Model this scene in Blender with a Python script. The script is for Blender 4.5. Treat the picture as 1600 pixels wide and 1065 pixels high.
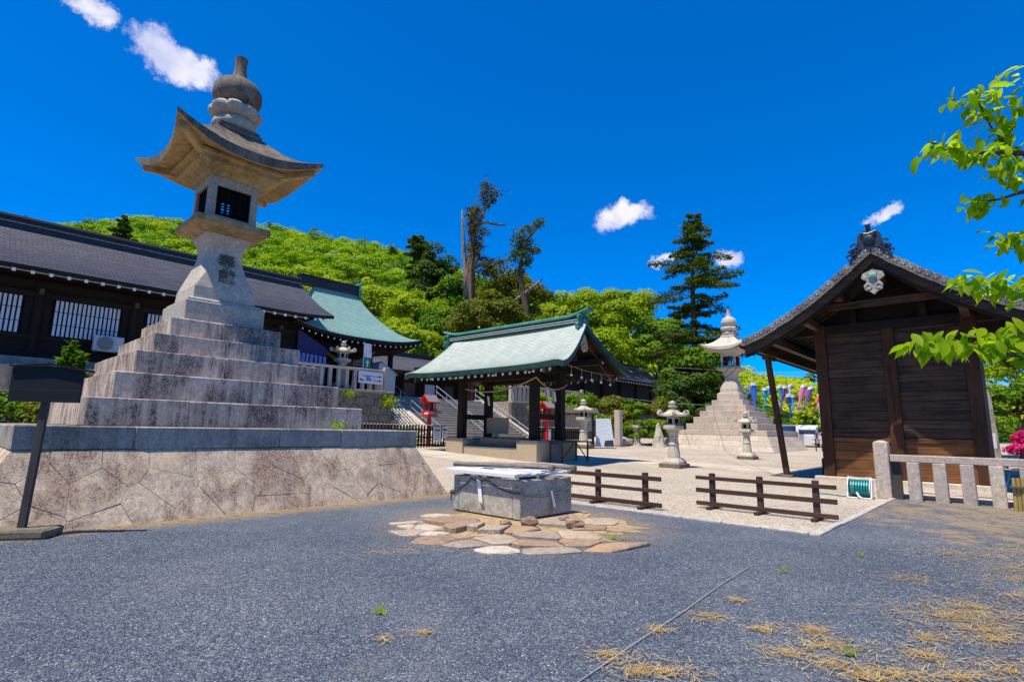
import bpy, math, random
import numpy as np
from mathutils import Vector, Matrix, Euler
R = math.radians
for o in list(bpy.data.objects): bpy.data.objects.remove(o)
scene = bpy.context.scene
COL = scene.collection
TH = R(47)                      # the shrine's own grid: a axis and b axis
CT, ST = math.cos(TH), math.sin(TH)

# ---------------------------------------------------------------- camera
cam = bpy.data.cameras.new('camera'); cam.lens = 18.9; cam.sensor_width = 36
cam.clip_start = 0.05; cam.clip_end = 6000
camo = bpy.data.objects.new('camera', cam); COL.objects.link(camo)
camo.matrix_world = Matrix.Translation((0, 0, 1.5)) @ Matrix.Rotation(R(90 + 9.4), 4, 'X') @ Matrix.Rotation(R(1.03), 4, 'Z')
scene.camera = camo

# ---------------------------------------------------------------- light, sky, exposure
SUN_EL = R(68.5)
SUN_AZ = math.atan2(-0.755, -0.655)          # to the sun, x over y
sdir = Vector((math.sin(SUN_AZ) * math.cos(SUN_EL), math.cos(SUN_AZ) * math.cos(SUN_EL), math.sin(SUN_EL)))
sl = bpy.data.lights.new('sun', 'SUN'); sl.energy = 5.0; sl.angle = R(0.5); sl.color = (1.0, 0.92, 0.79)
so = bpy.data.objects.new('sun', sl); COL.objects.link(so)
so.rotation_euler = (-sdir).to_track_quat('-Z', 'Y').to_euler(); so.location = (-20, -20, 60)
scene.view_settings.view_transform = 'Standard'; scene.view_settings.look = 'None'
scene.view_settings.exposure = 0.32; scene.view_settings.gamma = 1.0
scene.view_settings.use_curve_mapping = False

class NT:
    """small helper round a node tree"""
    def __init__(s, tree): s.t = tree; s.n = tree.nodes; s.l = tree.links
    def node(s, typ, **kw):
        n = s.n.new(typ)
        for k, v in kw.items(): setattr(n, k, v)
        return n
    def put(s, sock, v):
        if isinstance(v, bpy.types.NodeSocket): s.l.new(v, sock)
        elif v is not None:
            try: sock.default_value = v
            except Exception: sock.default_value = (*v, 1.0)
    def math(s, op, a, b=None, c=None, clamp=False):
        n = s.node('ShaderNodeMath', operation=op, use_clamp=clamp)
        for i, v in enumerate((a, b, c)):
            if v is not None: s.put(n.inputs[i], v)
        return n.outputs[0]
    def vmath(s, op, a, b=None, scale=None):
        n = s.node('ShaderNodeVectorMath', operation=op)
        s.put(n.inputs[0], a)
        if b is not None: s.put(n.inputs[1], b)
        if scale is not None: s.put(n.inputs['Scale'], scale)
        return n.outputs['Value'] if op in ('DOT_PRODUCT', 'LENGTH', 'DISTANCE') else n.outputs[0]
    def noise(s, vec, scale, detail=4, rough=0.6, dist=0.0, out=0):
        n = s.node('ShaderNodeTexNoise'); s.put(n.inputs['Vector'], vec)
        n.inputs['Scale'].default_value = scale; n.inputs['Detail'].default_value = detail
        n.inputs['Roughness'].default_value = rough; n.inputs['Distortion'].default_value = dist
        return n.outputs[out]
    def voronoi(s, vec, scale, feature='F1', out='Distance', rand=1.0):
        n = s.node('ShaderNodeTexVoronoi', feature=feature); s.put(n.inputs['Vector'], vec)
        n.inputs['Scale'].default_value = scale; n.inputs['Randomness'].default_value = rand
        return n.outputs[out]
    def ramp(s, fac, stops):
        n = s.node('ShaderNodeValToRGB'); s.put(n.inputs[0], fac); e = n.color_ramp.elements
        while len(e) < len(stops): e.new(0.5)
        for el, (p, c) in zip(e, stops):
            el.position = p; el.color = c if len(c) == 4 else (*c, 1)
        return n.outputs[0]
    def mix(s, fac, a, b, blend='MIX'):
        n = s.node('ShaderNodeMix', data_type='RGBA', blend_type=blend)
        s.put(n.inputs[0], fac); s.put(n.inputs[6], a); s.put(n.inputs[7], b)
        return n.outputs[2]
    def remap(s, v, a, b, c=0.0, d=1.0):
        n = s.node('ShaderNodeMapRange', interpolation_type='SMOOTHSTEP'); s.put(n.inputs[0], v)
        for i, k in enumerate((a, b, c, d)): n.inputs[i + 1].default_value = k
        return n.outputs[0]
    def mapping(s, vec, scale=(1, 1, 1), loc=(0, 0, 0), rot=(0, 0, 0)):
        n = s.node('ShaderNodeMapping'); s.put(n.inputs[0], vec)
        n.inputs['Scale'].default_value = scale; n.inputs['Location'].default_value = loc; n.inputs['Rotation'].default_value = rot
        return n.outputs[0]
    def bump(s, h, strength=0.5, dist=0.02, normal=None):
        n = s.node('ShaderNodeBump'); n.inputs['Strength'].default_value = strength; n.inputs['Distance'].default_value = dist
        s.put(n.inputs['Height'], h)
        if normal is not None: s.put(n.inputs['Normal'], normal)
        return n.outputs[0]

world = bpy.data.worlds.new('World'); scene.world = world; world.use_nodes = True
def build_world():
    w = NT(world.node_tree); w.n.clear()
    sky = w.node('ShaderNodeTexSky', sky_type='NISHITA'); sky.sun_disc = False
    sky.sun_elevation = SUN_EL; sky.sun_rotation = SUN_AZ
    sky.altitude = 5000; sky.air_density = 1.0; sky.dust_density = 0.0; sky.ozone_density = 2.2
    # a clear polarised May sky: deeper and purer blue than the plain model
    hs = w.node('ShaderNodeHueSaturation'); hs.inputs['Hue'].default_value = 0.512; hs.inputs['Saturation'].default_value = 1.6; hs.inputs['Value'].default_value = 1.75
    w.l.new(sky.outputs[0], hs.inputs['Color'])
    gm = w.node('ShaderNodeGamma'); gm.inputs['Gamma'].default_value = 0.78; w.l.new(hs.outputs[0], gm.inputs['Color'])
    clear = w.mix(1.0, gm.outputs[0], (1.0, 1.22, 1.5, 1), 'MULTIPLY')
    tc = w.node('ShaderNodeTexCoord'); d = tc.outputs['Generated']
    n1 = w.noise(d, 9.0, 6, 0.62, out=1); n2 = w.noise(d, 45.0, 4, 0.7, out=1)
    off = w.vmath('ADD', w.vmath('SCALE', w.vmath('SUBTRACT', n1, (0.5, 0.5, 0.5)), scale=0.085), w.vmath('SCALE', w.vmath('SUBTRACT', n2, (0.5, 0.5, 0.5)), scale=0.034))
    dd = w.vmath('NORMALIZE', w.vmath('ADD', d, off))
    total = None
    # small fair-weather clouds: azimuth, elevation, half width, half height, tilt (degrees)
    for az, el, hw, hh, tilt, gain in CLOUDS:
        az, el, tilt = R(az), R(el), R(tilt)
        c = Vector((math.sin(az) * math.cos(el), math.cos(az) * math.cos(el), math.sin(el)))
        u = Vector((math.cos(az), -math.sin(az), 0)); v = c.cross(u) * -1
        if v.z < 0: v = -v
        u2 = u * math.cos(tilt) + v * math.sin(tilt); v2 = v * math.cos(tilt) - u * math.sin(tilt)
        x = w.math('MULTIPLY', w.vmath('DOT_PRODUCT', dd, tuple(u2)), 1 / math.tan(R(hw)))
        y = w.math('MULTIPLY', w.vmath('DOT_PRODUCT', dd, tuple(v2)), 1 / math.tan(R(hh)))
        r = w.math('SQRT', w.math('ADD', w.math('MULTIPLY', x, x), w.math('MULTIPLY', y, y)))
        front = w.math('GREATER_THAN', w.vmath('DOT_PRODUCT', d, tuple(c)), 0.5)
        m = w.math('MULTIPLY', w.math('MULTIPLY', w.remap(r, 1.15, 0.25), front), gain)
        total = m if total is None else w.math('MAXIMUM', total, m)
    puff = w.noise(d, 30.0, 8, 0.68)
    dens = w.math('MULTIPLY', w.remap(w.math('ADD', total, w.math('MULTIPLY', w.math('SUBTRACT', puff, 0.5), 1.1)), 0.34, 1.05), w.math('MINIMUM', w.math('MULTIPLY', total, 6.0), 1.0), clamp=True)
    shade = w.noise(d, 15.0, 3, 0.5)
    ccol = w.ramp(shade, [(0.34, (4.1, 4.4, 6.3)), (0.6, (6.5, 6.4, 6.8))])
    col = w.mix(dens, clear, ccol)
    bg = w.node('ShaderNodeBackground'); bg.inputs['Strength'].default_value = 0.12
    w.l.new(col, bg.inputs['Color'])
    out = w.node('ShaderNodeOutputWorld'); w.l.new(bg.outputs[0], out.inputs[0])
CLOUDS = [(-42.0, 32.6, 2.7, 1.7, -10, 0.92), (-35.2, 31.3, 5.0, 2.1, -17, 1.0), (11.6, 21.9, 4.4, 1.9, 12, 0.95),
          (16.2, 17.2, 1.9, 1.1, 10, 0.9), (22.0, 16.8, 2.3, 1.5, 5, 0.9), (36.1, 19.3, 1.7, 1.0, 20, 0.9),
          (120, 30, 5.4, 2.7, 0, 0.9), (-110, 25, 6.7, 2.7, 10, 0.9), (170, 40, 5.4, 2.7, -15, 0.9)]
build_world()

# ---------------------------------------------------------------- mesh helpers
def xy(a, b): return (CT * a - ST * b, ST * a + CT * b)
def ground_z(x, y):
    b = -x * ST + y * CT
    return max(0.0, .014 * (min(y, 70) - 15)) + .03 * min(max(0.0, b - 16), 25)
def gz(a, b): return ground_z(*xy(a, b))

class MB:
    def __init__(s, off=(0, 0, 0)): s.v = []; s.f = []; s.off = off
    def add(s, vs, fs):
        k = len(s.v); o = s.off
        s.v += [(p[0] - o[0], p[1] - o[1], p[2] - o[2]) for p in vs]
        s.f += [tuple(i + k for i in f) for f in fs]; return s
    def box(s, x0, x1, y0, y1, z0, z1):
        return s.add([(x0, y0, z0), (x1, y0, z0), (x1, y1, z0), (x0, y1, z0), (x0, y0, z1), (x1, y0, z1), (x1, y1, z1), (x0, y1, z1)],
                     [(3, 2, 1, 0), (4, 5, 6, 7), (0, 1, 5, 4), (1, 2, 6, 5), (2, 3, 7, 6), (3, 0, 4, 7)])
    def cbox(s, x0, x1, y0, y1, z0, z1, c=0.015, jit=0.0, rng=None):
        """chamfered box"""
        P = []
        X, Y, Z = (x0, x1), (y0, y1), (z0, z1)
        idx = {}
        for i in (0, 1):
            for j in (0, 1):
                for k in (0, 1):
                    sx, sy, sz = (1, -1)[i], (1, -1)[j], (1, -1)[k]
                    for ax in range(3):
                        p = [X[i] + sx * c, Y[j] + sy * c, Z[k] + sz * c]; p[ax] = (X[i], Y[j], Z[k])[ax]
                        if jit: p = [q + rng.uniform(-jit, jit) for q in p]
                        idx[i, j, k, ax] = len(P); P.append(tuple(p))
        F = []
        q = lambda *t: tuple(idx[u] for u in t)
        for i in (0, 1):
            f = q((i, 0, 0, 0), (i, 1, 0, 0), (i, 1, 1, 0), (i, 0, 1, 0)); F.append(f if i else f[::-1])
            f = q((0, i, 0, 1), (1, i, 0, 1), (1, i, 1, 1), (0, i, 1, 1)); F.append(f[::-1] if i else f)
            f = q((0, 0, i, 2), (1, 0, i, 2), (1, 1, i, 2), (0, 1, i, 2)); F.append(f if i else f[::-1])
        for i in (0, 1):
            for j in (0, 1):
                f = q((i, j, 0, 0), (i, j, 1, 0), (i, j, 1, 1), (i, j, 0, 1)); F.append(f if (i ^ j) else f[::-1])
                f = q((i, 0, j, 0), (i, 1, j, 0), (i, 1, j, 2), (i, 0, j, 2)); F.append(f if not (i ^ j) else f[::-1])
                f = q((0, i, j, 1), (1, i, j, 1), (1, i, j, 2), (0, i, j, 2)); F.append(f if (i ^ j) else f[::-1])
                for k in (0, 1):
                    f = q((i, j, k, 0), (i, j, k, 1), (i, j, k, 2)); F.append(f if (i ^ j ^ k) else f[::-1])
        return s.add(P, F)
    def frustum(s, w0, d0, w1, d1, z0, z1, cx=0, cy=0):
        v = [(cx - w0, cy - d0, z0), (cx + w0, cy - d0, z0), (cx + w0, cy + d0, z0), (cx - w0, cy + d0, z0), (cx - w1, cy - d1, z1), (cx + w1, cy - d1, z1), (cx + w1, cy + d1, z1), (cx - w1, cy + d1, z1)]
        return s.add(v, [(3, 2, 1, 0), (4, 5, 6, 7), (0, 1, 5, 4), (1, 2, 6, 5), (2, 3, 7, 6), (3, 0, 4, 7)])
    def sqloft(s, prof, cx=0, cy=0, sub=1):
        """stack of square sections (halfwidth, z)"""
        v = []; f = []
        for w, z in prof: v += [(cx - w, cy - w, z), (cx + w, cy - w, z), (cx + w, cy + w, z), (cx - w, cy + w, z)]
        for i in range(len(prof) - 1):
            for k in range(4): f.append((i * 4 + k, i * 4 + (k + 1) % 4, i * 4 + 4 + (k + 1) % 4, i * 4 + 4 + k))
        n = len(prof); f += [(3, 2, 1, 0), tuple(4 * (n - 1) + k for k in range(4))]
        return s.add(v, f)
    def lathe(s, prof, n=16, cx=0, cy=0, ph=0, wob=None):
        v = []; f = []
        for i, (r, z) in enumerate(prof):
            for k in range(n):
                t = ph + 2 * math.pi * k / n; rr = r * (wob(t, i) if wob else 1)
                v.append((cx + rr * math.cos(t), cy + rr * math.sin(t), z))
        for i in range(len(prof) - 1):
            for k in range(n): f.append((i * n + k, i * n + (k + 1) % n, i * n + n + (k + 1) % n, i * n + n + k))
        f.append(tuple(range(n - 1, -1, -1))); m = (len(prof) - 1) * n; f.append(tuple(range(m, m + n)))
        return s.add(v, f)
    def tube(s, pts, r, n=6, cap=True):
        pts = [Vector(p) for p in pts]; m = len(pts)
        rr = r if isinstance(r, (list, tuple)) else [r] * m
        v = []; f = []; up = None
        for i, p in enumerate(pts):
            t = (pts[min(i + 1, m - 1)] - pts[max(i - 1, 0)])
            t = t.normalized() if t.length > 1e-9 else Vector((0, 0, 1))
            if up is None:
                up = t.cross(Vector((0, 0, 1)) if abs(t.z) < .9 else Vector((1, 0, 0))).normalized()
            else:
                up = (up - t * up.dot(t)); up = up.normalized() if up.length > 1e-6 else t.orthogonal().normalized()
            w = t.cross(up)
            for k in range(n):
                q = p + (up * math.cos(2 * math.pi * k / n) + w * math.sin(2 * math.pi * k / n)) * rr[i]; v.append(tuple(q))
        for i in range(m - 1):
            for k in range(n): f.append((i * n + k, i * n + (k + 1) % n, i * n + n + (k + 1) % n, i * n + n + k))
        if cap: f += [tuple(range(n - 1, -1, -1)), tuple(range((m - 1) * n, m * n))]
        return s.add(v, f)
    def bar(s, p, q, w, h, up=(0, 0, 1)):
        p, q = Vector(p), Vector(q); t = (q - p).normalized(); upv = Vector(up)
        sd = t.cross(upv).normalized() if abs(t.dot(upv)) < .99 else Vector((1, 0, 0)); u = sd.cross(t)
        v = [tuple(e + sd * (a * w / 2) + u * (b * h / 2)) for e in (p, q) for a, b in ((-1, -1), (1, -1), (1, 1), (-1, 1))]
        return s.add(v, [(0, 1, 2, 3), (7, 6, 5, 4), (0, 4, 5, 1), (1, 5, 6, 2), (2, 6, 7, 3), (3, 7, 4, 0)])
    def prism(s, poly, d0, d1, axis='y'):
        """polygon extruded; axis y: poly is (x,z); x: (y,z); z: (x,y)"""
        def P(p, d): return {'y': (p[0], d, p[1]), 'x': (d, p[0], p[1]), 'z': (p[0], p[1], d)}[axis]
        n = len(poly); v = [P(p, d0) for p in poly] + [P(p, d1) for p in poly]
        f = [tuple(range(n)), tuple(range(2 * n - 1, n - 1, -1))] + [(i, i + n, (i + 1) % n + n, (i + 1) % n) for i in range(n)]
        return s.add(v, f)
    def ball(s, c, r, nu=10, nv=7, sc=(1, 1, 1)):
        v = [(c[0], c[1], c[2] - r * sc[2])]; f = []
        for i in range(1, nv):
            t = math.pi * i / nv
            for k in range(nu):
                p = 2 * math.pi * k / nu; v.append((c[0] + r * sc[0] * math.sin(t) * math.cos(p), c[1] + r * sc[1] * math.sin(t) * math.sin(p), c[2] - r * sc[2] * math.cos(t)))
        v.append((c[0], c[1], c[2] + r * sc[2])); L = len(v) - 1
        for k in range(nu):
            f.append((0, 1 + (k + 1) % nu, 1 + k)); f.append((L, L - nu + k, L - nu + (k + 1) % nu))
            for i in range(nv - 2): f.append((1 + i * nu + k, 1 + i * nu + (k + 1) % nu, 1 + (i + 1) * nu + (k + 1) % nu, 1 + (i + 1) * nu + k))
        return s.add(v, f)
    def grid(s, fn, nu, nv):
        v = [fn(i / nu, j / nv) for i in range(nu + 1) for j in range(nv + 1)]
        return s.add(v, [(i * (nv + 1) + j, (i + 1) * (nv + 1) + j, (i + 1) * (nv + 1) + j + 1, i * (nv + 1) + j + 1) for i in range(nu) for j in range(nv)])
    def mesh(s, name, smooth=False, fix=True):
        m = bpy.data.meshes.new(name); m.from_pydata(s.v, [], s.f)
        if fix:
            import bmesh
            bm = bmesh.new(); bm.from_mesh(m); bmesh.ops.recalc_face_normals(bm, faces=bm.faces[:]); bm.to_mesh(m); bm.free()
        if smooth:
            m.polygons.foreach_set('use_smooth', [True] * len(m.polygons))
            if smooth != 'all': m.set_sharp_from_angle(angle=R(38))
        m.update(); return m

def tag(o, label=None, cat=None, group=None, kind=None):
    if label: o['label'] = label
    if cat: o['category'] = cat
    if group: o['group'] = group
    if kind: o['kind'] = kind
    return o
def O(name, mb, mat, parent=None, label=None, cat=None, group=None, kind=None, smooth=False):
    me = mb if isinstance(mb, bpy.types.Mesh) else mb.mesh(name, smooth)
    o = bpy.data.objects.new(name, me); COL.objects.link(o)
    if mat is not None and not me.materials: me.materials.append(M[mat] if isinstance(mat, str) else mat)
    if parent: o.parent = parent
    return tag(o, label, cat, group, kind)
def thing(name, loc, label=None, cat=None, group=None, rot=TH, kind=None):
    o = bpy.data.objects.new(name, None); COL.objects.link(o); o.location = loc; o.rotation_euler = (0, 0, rot); o.empty_display_size = .2
    return tag(o, label, cat, group, kind)
def gthing(name, a, b, label, cat, group=None, z=None, rot=0.0):
    x, y = xy(a, b); return thing(name, (x, y, gz(a, b) if z is None else z), label, cat, group, TH + rot)
def copy_tree(o, parent=None):
    c = o.copy(); COL.objects.link(c); c.parent = parent
    for ch in list(o.children): copy_tree(ch, c)
    return c
def relabel(o, label, group=None):
    o['label'] = label
    if group: o['group'] = group
    return o
# ---------------------------------------------------------------- materials
M = {}
def mat(name, fn, rough=0.8, spec=0.3, metal=0.0):
    m = bpy.data.materials.new(name); m.use_nodes = True
    t = NT(m.node_tree); b = t.n['Principled BSDF']
    b.inputs['Roughness'].default_value = rough; b.inputs['Specular IOR Level'].default_value = spec; b.inputs['Metallic'].default_value = metal
    tc = t.node('ShaderNodeTexCoord'); t.obj = tc.outputs['Object']
    t.rnd = t.node('ShaderNodeObjectInfo').outputs['Random']
    r = fn(t)
    col, nor = r if isinstance(r, tuple) else (r, None)
    t.put(b.inputs['Base Color'], col)
    if nor is not None: t.l.new(nor, b.inputs['Normal'])
    M[name] = m; return m
def plain(name, c, rough=0.7, spec=0.3, metal=0.0, var=0.18, sc=6.0, bump=0.0):
    def fn(t):
        n = t.noise(t.obj, sc, 4, 0.6)
        lo = tuple(x * (1 - var) for x in c); hi = tuple(min(1, x * (1 + var)) for x in c)
        col = t.ramp(n, [(0.3, lo), (0.7, hi)])
        if bump: return col, t.bump(t.noise(t.obj, sc * 6, 3, .6), bump, 0.01)
        return col
    return mat(name, fn, rough, spec, metal)

def granite(name, base, stain, stain_amt, speck=0.5, warm=(.36, .29, .2), blk=0.35, lo=.47, hi=.66, sx=5.5, sz=.8, var=1.0):
    """speckled granite with dark weather streaks that run down the stone"""
    def fn(t):
        o = t.vmath('ADD', t.obj, t.vmath('SCALE', (1, 1, 1), scale=t.math('MULTIPLY', t.rnd, 7.0 * var)))
        fine = t.noise(t.obj, 42, 3, .8); mid = t.noise(t.obj, 13, 5, .8); big = t.noise(o, 1.7, 4, .6)
        c = t.mix(t.remap(mid, .32, .7), tuple(x * (1 - blk) for x in base), tuple(min(1, x * 1.2) for x in base))
        c = t.mix(t.math('MULTIPLY', t.remap(fine, .50, .66), speck), c, tuple(x * .28 for x in base))
        c = t.mix(t.math('MULTIPLY', t.remap(big, .45, .75), .55), c, warm)
        streak = t.noise(t.mapping(t.obj, (sx, sx, sz)), 1.0, 5, .7, .3)
        patch = t.noise(t.obj, .9, 4, .65)
        m = t.math('MULTIPLY', t.remap(t.math('ADD', t.math('MULTIPLY', streak, .5), t.math('MULTIPLY', patch, .5)), lo, hi), t.math('MULTIPLY', t.remap(mid, .36, .56, .15, 1.0), t.remap(fine, .36, .54, .3, 1.0)))
        c = t.mix(t.math('MULTIPLY', m, stain_amt), c, stain)
        c = t.mix(1.0, c, t.ramp(t.rnd, [(0, (1 - .16 * var, 1 - .16 * var, 1 - .14 * var)), (1, (1 + .08 * var, 1 + .06 * var, 1 + .03 * var))]), 'MULTIPLY')
        h = t.math('ADD', t.math('MULTIPLY', mid, .7), t.math('MULTIPLY', fine, .3))
        return c, t.bump(h, .55, .012)
    return mat(name, fn, .88, .2)
granite('granite_steps', (.66, .54, .425), (.045, .022, .024), .97, .6, (.52, .41, .29), lo=.44, hi=.57, sx=6.5, sz=.6)
granite('granite_coping', (.44, .385, .33), (.07, .06, .055), .85, .8, (.40, .35, .28), lo=.44, hi=.6)
granite('granite_wall', (.62, .485, .345), (.12, .05, .042), .9, .8, (.58, .42, .26), lo=.45, hi=.59, sx=4.2, sz=.8, var=.3)
granite('granite_upper', (.48, .43, .36), (.16, .13, .11), .45, .35, (.45, .36, .24))
granite('granite_old', (.25, .205, .16), (.03, .026, .022), .92, .7, (.22, .16, .09), lo=.42, hi=.56)
granite('granite_under_bounce', (.50, .365, .19), (.10, .07, .04), .85, .45, (.52, .36, .14), lo=.44, hi=.6)  # undersides: warm bounced light put into the stone colour
granite('granite_pale', (.60, .51, .40), (.27, .17, .11), .42, .3, (.55, .42, .29))
granite('granite_lantern', (.60, .55, .45), (.17, .14, .1), .6, .35, (.5, .4, .26))
granite('granite_moss', (.22, .19, .13), (.06, .05, .035), .8, .5, (.2, .15, .08))
granite('concrete_well', (.50, .455, .37), (.075, .07, .05), .8, .75, (.38, .35, .27), lo=.5, hi=.6, sx=2.6, sz=2.2)
granite('granite_fence', (.60, .50, .40), (.2, .17, .16), .35, .45, (.46, .36, .29))
granite('stone_block_tan', (.44, .36, .24), (.22, .17, .1), .35, .2, (.46, .36, .22), blk=.15)
granite('rubble', (.26, .235, .19), (.06, .055, .05), .7, .4, (.2, .2, .1))
granite('flagstone', (.42, .34, .26), (.2, .14, .09), .5, .3, (.52, .37, .22))
granite('flagstone_brown', (.36, .25, .165), (.16, .09, .06), .55, .3, (.46, .3, .15))
granite('paving_pale', (.60, .53, .43), (.4, .33, .25), .3, .25, (.55, .45, .33))
granite('stair_stone', (.40, .36, .30), (.14, .11, .08), .55, .35, (.38, .31, .22))

def wood(name, c, dark, amt=.6, axis='z', sc=1.0, rough=.75, grain=14):
    s = {'x': (.6, grain, grain), 'y': (grain, .6, grain), 'z': (grain, grain, .6)}[axis]
    def fn(t):
        o = t.vmath('ADD', t.obj, t.vmath('SCALE', (1, 1, 1), scale=t.math('MULTIPLY', t.rnd, 13.0)))
        g = t.noise(t.mapping(o, s), sc, 5, .7, .4); p = t.noise(o, 1.3, 3, .6)
        k = t.remap(t.math('ADD', t.math('MULTIPLY', g, .65), t.math('MULTIPLY', p, .35)), .38, .64)
        col = t.mix(t.math('MULTIPLY', k, amt), c, dark)
        col = t.mix(1.0, col, t.ramp(t.rnd, [(0, (.72, .72, .74)), (1, (1.15, 1.12, 1.06))]), 'MULTIPLY')
        return col, t.bump(g, .5, .01)
    return mat(name, fn, rough, .25)
wood('wood_black', (.020, .012, .009), (.008, .005, .004), .7)
wood('wood_black_y', (.022, .013, .010), (.008, .005, .004), .7, 'y')
wood('wood_black_x', (.022, .013, .010), (.008, .005, .004), .7, 'x')
wood('wood_brown', (.095, .040, .017), (.028, .012, .007), .85)
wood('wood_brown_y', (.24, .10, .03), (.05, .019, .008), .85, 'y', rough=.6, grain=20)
wood('wood_old_y', (.105, .054, .029), (.011, .007, .006), .95, 'y', rough=.6, grain=22)
wood('wood_rail', (.085, .045, .034), (.03, .018, .015), .7, 'y')
wood('wood_grey', (.10, .085, .075), (.04, .035, .03), .7)
wood('wood_sign', (.013, .014, .016), (.006, .006, .007), .6, 'x')
wood('wood_log', (.36, .29, .23), (.16, .12, .1), .7, 'y')
wood('wood_tan', (.42, .24, .08), (.25, .14, .05), .5, 'x')
wood('bamboo', (.48, .33, .1), (.28, .2, .07), .5)

def copper(name, a, b, c2):
    def fn(t):
        n = t.noise(t.obj, 2.2, 5, .7); g = t.noise(t.mapping(t.obj, (9, 9, .7)), 1, 4, .7); f = t.noise(t.obj, 30, 3, .6)
        col = t.mix(t.remap(n, .35, .68), a, b); col = t.mix(t.math('MULTIPLY', t.remap(g, .5, .72), .55), col, c2)
        return t.mix(t.math('MULTIPLY', t.remap(f, .5, .75), .25), col, tuple(x * .5 for x in a))
    return mat(name, fn, .55, .35)
copper('patina', (.42, .475, .415), (.53, .56, .48), (.50, .475, .36))
copper('patina_shrine', (.19, .34, .285), (.26, .40, .33), (.22, .34, .25))
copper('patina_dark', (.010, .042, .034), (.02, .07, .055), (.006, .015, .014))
copper('patina_ridge', (.03, .17, .12), (.07, .27, .20), (.02, .07, .055))
copper('shingle_grey', (.105, .092, .118), (.135, .12, .148), (.085, .075, .095))
copper('ridge_black', (.022, .020, .024), (.035, .032, .038), (.015, .014, .016))
def tile_fn(t):
    n = t.noise(t.obj, 5, 5, .7); f = t.noise(t.obj, 22, 4, .7)
    c = t.mix(t.remap(n, .35, .65), (.055, .053, .058), (.14, .135, .135))
    c = t.mix(t.math('MULTIPLY', t.remap(f, .46, .62), .85), c, (.40, .37, .31))
    c = t.mix(1.0, c, t.ramp(t.rnd, [(0, (.6, .6, .64)), (1, (1.25, 1.22, 1.15))]), 'MULTIPLY')
    return c, t.bump(f, .4, .01)
mat('roof_tile', tile_fn, .6, .35)
plain('tile_dark', (.025, .03, .05), .4, .5, var=.5, sc=9)
plain('white_paint', (.78, .78, .76), .5); plain('white_sheet', (.70, .71, .73), .45, var=.06)
plain('white_slat', (.50, .58, .70), .6, var=.06); plain('paper', (.80, .80, .78), .8, var=.05)
plain('red_paint', (.58, .018, .014), .45, .4, var=.2); plain('lead_grey', (.20, .20, .22), .5, var=.2)
plain('gegyo', (.34, .31, .27), .8, var=.5, sc=12); plain('gegyo_gold', (.45, .38, .24), .6, var=.5, sc=14)
plain('steel', (.55, .55, .55), .35, .5, .7); plain('rail_white', (.66, .62, .55), .5, var=.1)
plain('rust', (.085, .038, .024), .8, var=.4, sc=14); plain('black', (.006, .006, .007), .8, .1)
plain('table_top', (.045, .045, .055), .7, var=.3); plain('rope', (.35, .26, .14), .9, var=.3, sc=40, bump=.4)
plain('rope_old', (.12, .10, .075), .95, var=.35, sc=40, bump=.4)
plain('hose_green', (.0, .22, .20), .35, .5, var=.2); plain('curtain_blue', (.22, .28, .62), .8, var=.15, sc=3)
plain('curtain_navy', (.03, .03, .12), .8, var=.2); plain('ac_white', (.42, .45, .47), .5, var=.06)
plain('ac_grille', (.10, .11, .12), .6); plain('ink_blue', (.03, .06, .42), .7); plain('ink', (.03, .03, .04), .7)
plain('banner_green', (.01, .22, .14), .75, var=.2); plain('banner_pink', (.72, .62, .70), .8, var=.08)
plain('car_white', (.75, .76, .78), .25, .5, var=.03); plain('glass_dark', (.02, .025, .03), .08, .6, var=.05)
plain('tyre', (.02, .02, .02), .8); plain('shed_blue', (.10, .27, .62), .6, var=.05); plain('pole_grey', (.36, .35, .34), .7)
plain('cloud_white', (.8, .8, .8), .8)
for n, c in (('carp_blue', (.01, .16, .75)), ('carp_sky', (.01, .42, .80)), ('carp_teal', (.01, .42, .40)), ('carp_pink', (.78, .22, .40)), ('carp_purple', (.24, .06, .34)), ('carp_orange', (.9, .14, .01)), ('carp_navy', (.015, .05, .2)), ('carp_pale', (.55, .62, .78))):
    def cf(t, c=c):
        x = t.node('ShaderNodeSeparateXYZ'); t.l.new(t.obj, x.inputs[0])
        v = t.voronoi(t.mapping(t.obj, (9, 9, 7)), 1.0)
        col = t.mix(t.remap(v, .25, .5), c, tuple(min(1, k * .75 + .05) for k in c))
        return t.mix(t.remap(x.outputs[2], -.26, -.20), col, (.75, .75, .74))
    mat(n, cf, .7, .2)
def print_fn(t):
    """rows of small print on a board, columns running down the sheet"""
    w = t.node('ShaderNodeTexBrick'); t.l.new(t.mapping(t.obj, (1, 1, 1), rot=(R(90), 0, 0)), w.inputs['Vector'])
    n = t.noise(t.mapping(t.obj, (60, 60, 9)), 1, 3, .6)
    return t.mix(t.remap(n, .46, .6), (.62, .65, .70), (.33, .36, .42))
mat('printed_board', print_fn, .5, .3)

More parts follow.
